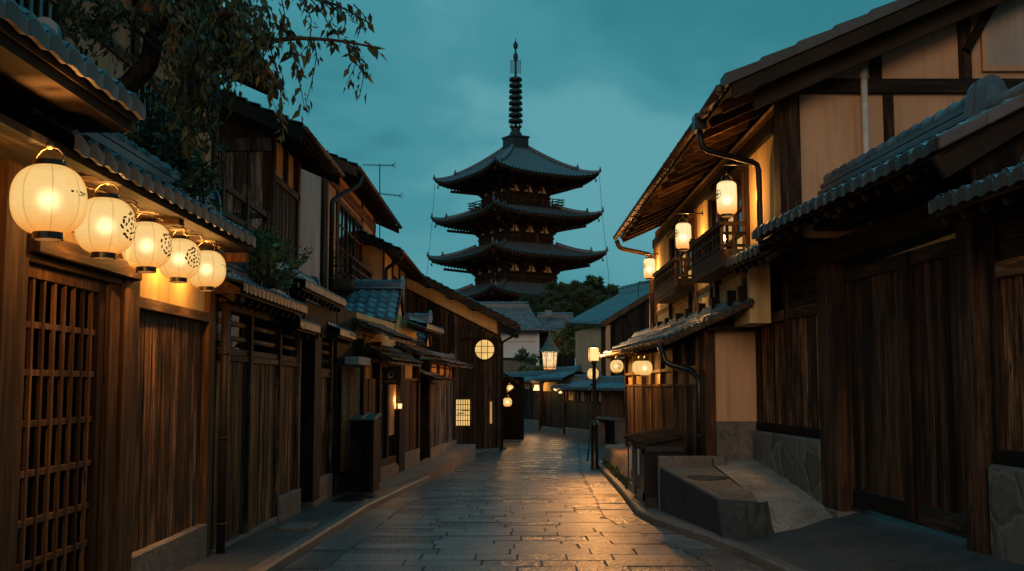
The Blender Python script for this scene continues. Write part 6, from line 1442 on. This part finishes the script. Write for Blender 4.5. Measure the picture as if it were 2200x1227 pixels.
mb = MB(); z = zg(18.6) + .088; mb.box((-2.95, 18.2, z), (-2.45, 18.75, z + .02)); mb.box((-2.9, 18.85, z), (-2.35, 19.3, z + .02))
tag(mb.build('floor_mat', BLACK, origin=(-2.7, 18.7, z)), 'thin black mats on the footway before the left cabinet', 'mat')

# ================================================================== SKY, SUN, CAMERA
w = bpy.data.worlds.new('World'); SC.world = w; w.use_nodes = True; nt = w.node_tree; nt.nodes.clear()
N_ = lambda ty: nt.nodes.new(ty); lk = nt.links.new
out = N_('ShaderNodeOutputWorld'); bg = N_('ShaderNodeBackground'); tc = N_('ShaderNodeTexCoord'); sep = N_('ShaderNodeSeparateXYZ'); lk(tc.outputs['Generated'], sep.inputs[0])
mp = N_('ShaderNodeMapping'); mp.inputs['Scale'].default_value = (1.7, 1.7, 3.2); mp.inputs['Location'].default_value = SKYLOC; lk(tc.outputs['Generated'], mp.inputs['Vector'])
nz = N_('ShaderNodeTexNoise'); nz.inputs['Scale'].default_value = 1.5; nz.inputs['Detail'].default_value = 5; nz.inputs['Roughness'].default_value = .5; nz.inputs['Distortion'].default_value = .3; lk(mp.outputs[0], nz.inputs['Vector'])
def ramp(fac, stops):
    r_ = N_('ShaderNodeValToRGB'); e = r_.color_ramp.elements
    while len(e) < len(stops): e.new(.5)
    for i, (p, c) in enumerate(stops): e[i].position = p; e[i].color = (*c, 1)
    r_.color_ramp.interpolation = 'EASE'; lk(fac, r_.inputs['Fac']); return r_.outputs['Color']
def mixc(fac, a, b, mode='MIX'):
    m = N_('ShaderNodeMix'); m.data_type = 'RGBA'; m.blend_type = mode
    for i, x in ((0, fac), (6, a), (7, b)):
        if isinstance(x, float): m.inputs[i].default_value = x
        elif isinstance(x, tuple): m.inputs[i].default_value = (*x, 1)
        else: lk(x, m.inputs[i])
    return m.outputs[2]
sky = N_('ShaderNodeTexSky'); sky.sky_type = 'NISHITA'; sky.sun_disc = False; SUN_EL, SUN_AZ = radians(15), radians(180 + 13)
sky.sun_elevation = radians(1.0); sky.sun_rotation = SUN_AZ
def mth(op, a, b):
    m = N_('ShaderNodeMath'); m.operation = op
    for i, x in enumerate((a, b)):
        if isinstance(x, (int, float)): m.inputs[i].default_value = x
        else: lk(x, m.inputs[i])
    return m.outputs[0]
step_ = N_('ShaderNodeMapRange'); step_.interpolation_type = 'SMOOTHSTEP'; step_.inputs['From Min'].default_value = -.35; step_.inputs['From Max'].default_value = .35
lk(mth('ADD', mth('MULTIPLY', mth('SUBTRACT', .205, sep.outputs[2]), 4.5), mth('MULTIPLY', mth('SUBTRACT', nz.outputs['Fac'], .5), 2.4)), step_.inputs['Value'])
cloud = mth('ADD', mth('MULTIPLY', mth('SUBTRACT', nz.outputs['Fac'], .5), 3.0), mth('ADD', .24, mth('MULTIPLY', step_.outputs[0], .48)))
teal_low = ramp(cloud, [(0.0, (.027, .19, .235)), (.5, (.055, .265, .32)), (1.0, (.105, .34, .39))])
mz = N_('ShaderNodeMapRange'); mz.inputs['From Min'].default_value = .42; mz.inputs['From Max'].default_value = .8; mz.interpolation_type = 'SMOOTHSTEP'; lk(sep.outputs[2], mz.inputs['Value'])
teal = mixc(mz.outputs[0], teal_low, (.055, .38, .52))
rear = ramp(sep.outputs[1], [(-1.0 * .5 + .0, (1, 1, 1)), (.0, (.3, .3, .3)), (.35, (0, 0, 0))]) if False else None
mr = N_('ShaderNodeMapRange'); mr.inputs['From Min'].default_value = .25; mr.inputs['From Max'].default_value = -.75; mr.interpolation_type = 'SMOOTHSTEP'; lk(sep.outputs[1], mr.inputs['Value'])
warm = ramp(sep.outputs[2], [(0, (.11, .105, .10)), (.3, (.07, .14, .16)), (.7, (.055, .34, .46))])
colr = mixc(mr.outputs[0], teal, warm)
colr = mixc(.005, colr, sky.outputs[0], 'ADD')
lk(colr, bg.inputs['Color']); bg.inputs['Strength'].default_value = 1.0; lk(bg.outputs[0], out.inputs['Surface'])
sl = bpy.data.lights.new('sun', 'SUN'); sl.energy = .76; sl.color = (1, .72, .52); sl.angle = radians(25)
so = bpy.data.objects.new('sun', sl); COL.objects.link(so)
dirv = Vector((sin(SUN_AZ) * cos(SUN_EL), cos(SUN_AZ) * cos(SUN_EL), sin(SUN_EL)))
so.rotation_euler = (-dirv).to_track_quat('-Z', 'Y').to_euler()
cam = bpy.data.cameras.new('camera'); cam.sensor_width = 36; cam.lens = 36 * F / 2200; cam.clip_end = 2000; cam.clip_start = .05
co = bpy.data.objects.new('camera', cam); COL.objects.link(co); co.location = (0, 0, EYE); co.rotation_euler = (pi / 2 + PITCH, 0, 0); SC.camera = co
SC.view_settings.view_transform = 'Standard'; SC.view_settings.look = 'None'; SC.view_settings.exposure = 0; SC.view_settings.gamma = 1
SC.cycles.use_denoising = True; SC.cycles.denoising_input_passes = 'RGB_ALBEDO_NORMAL'; SC.cycles.denoising_prefilter = 'NONE'
try: SC.cycles.denoiser = 'OPENIMAGEDENOISE'
except Exception: pass
SC.cycles.max_bounces = 6; SC.cycles.diffuse_bounces = 3; SC.cycles.glossy_bounces = 3; SC.cycles.transparent_max_bounces = 12; SC.cycles.sample_clamp_indirect = 3; SC.cycles.blur_glossy = .6
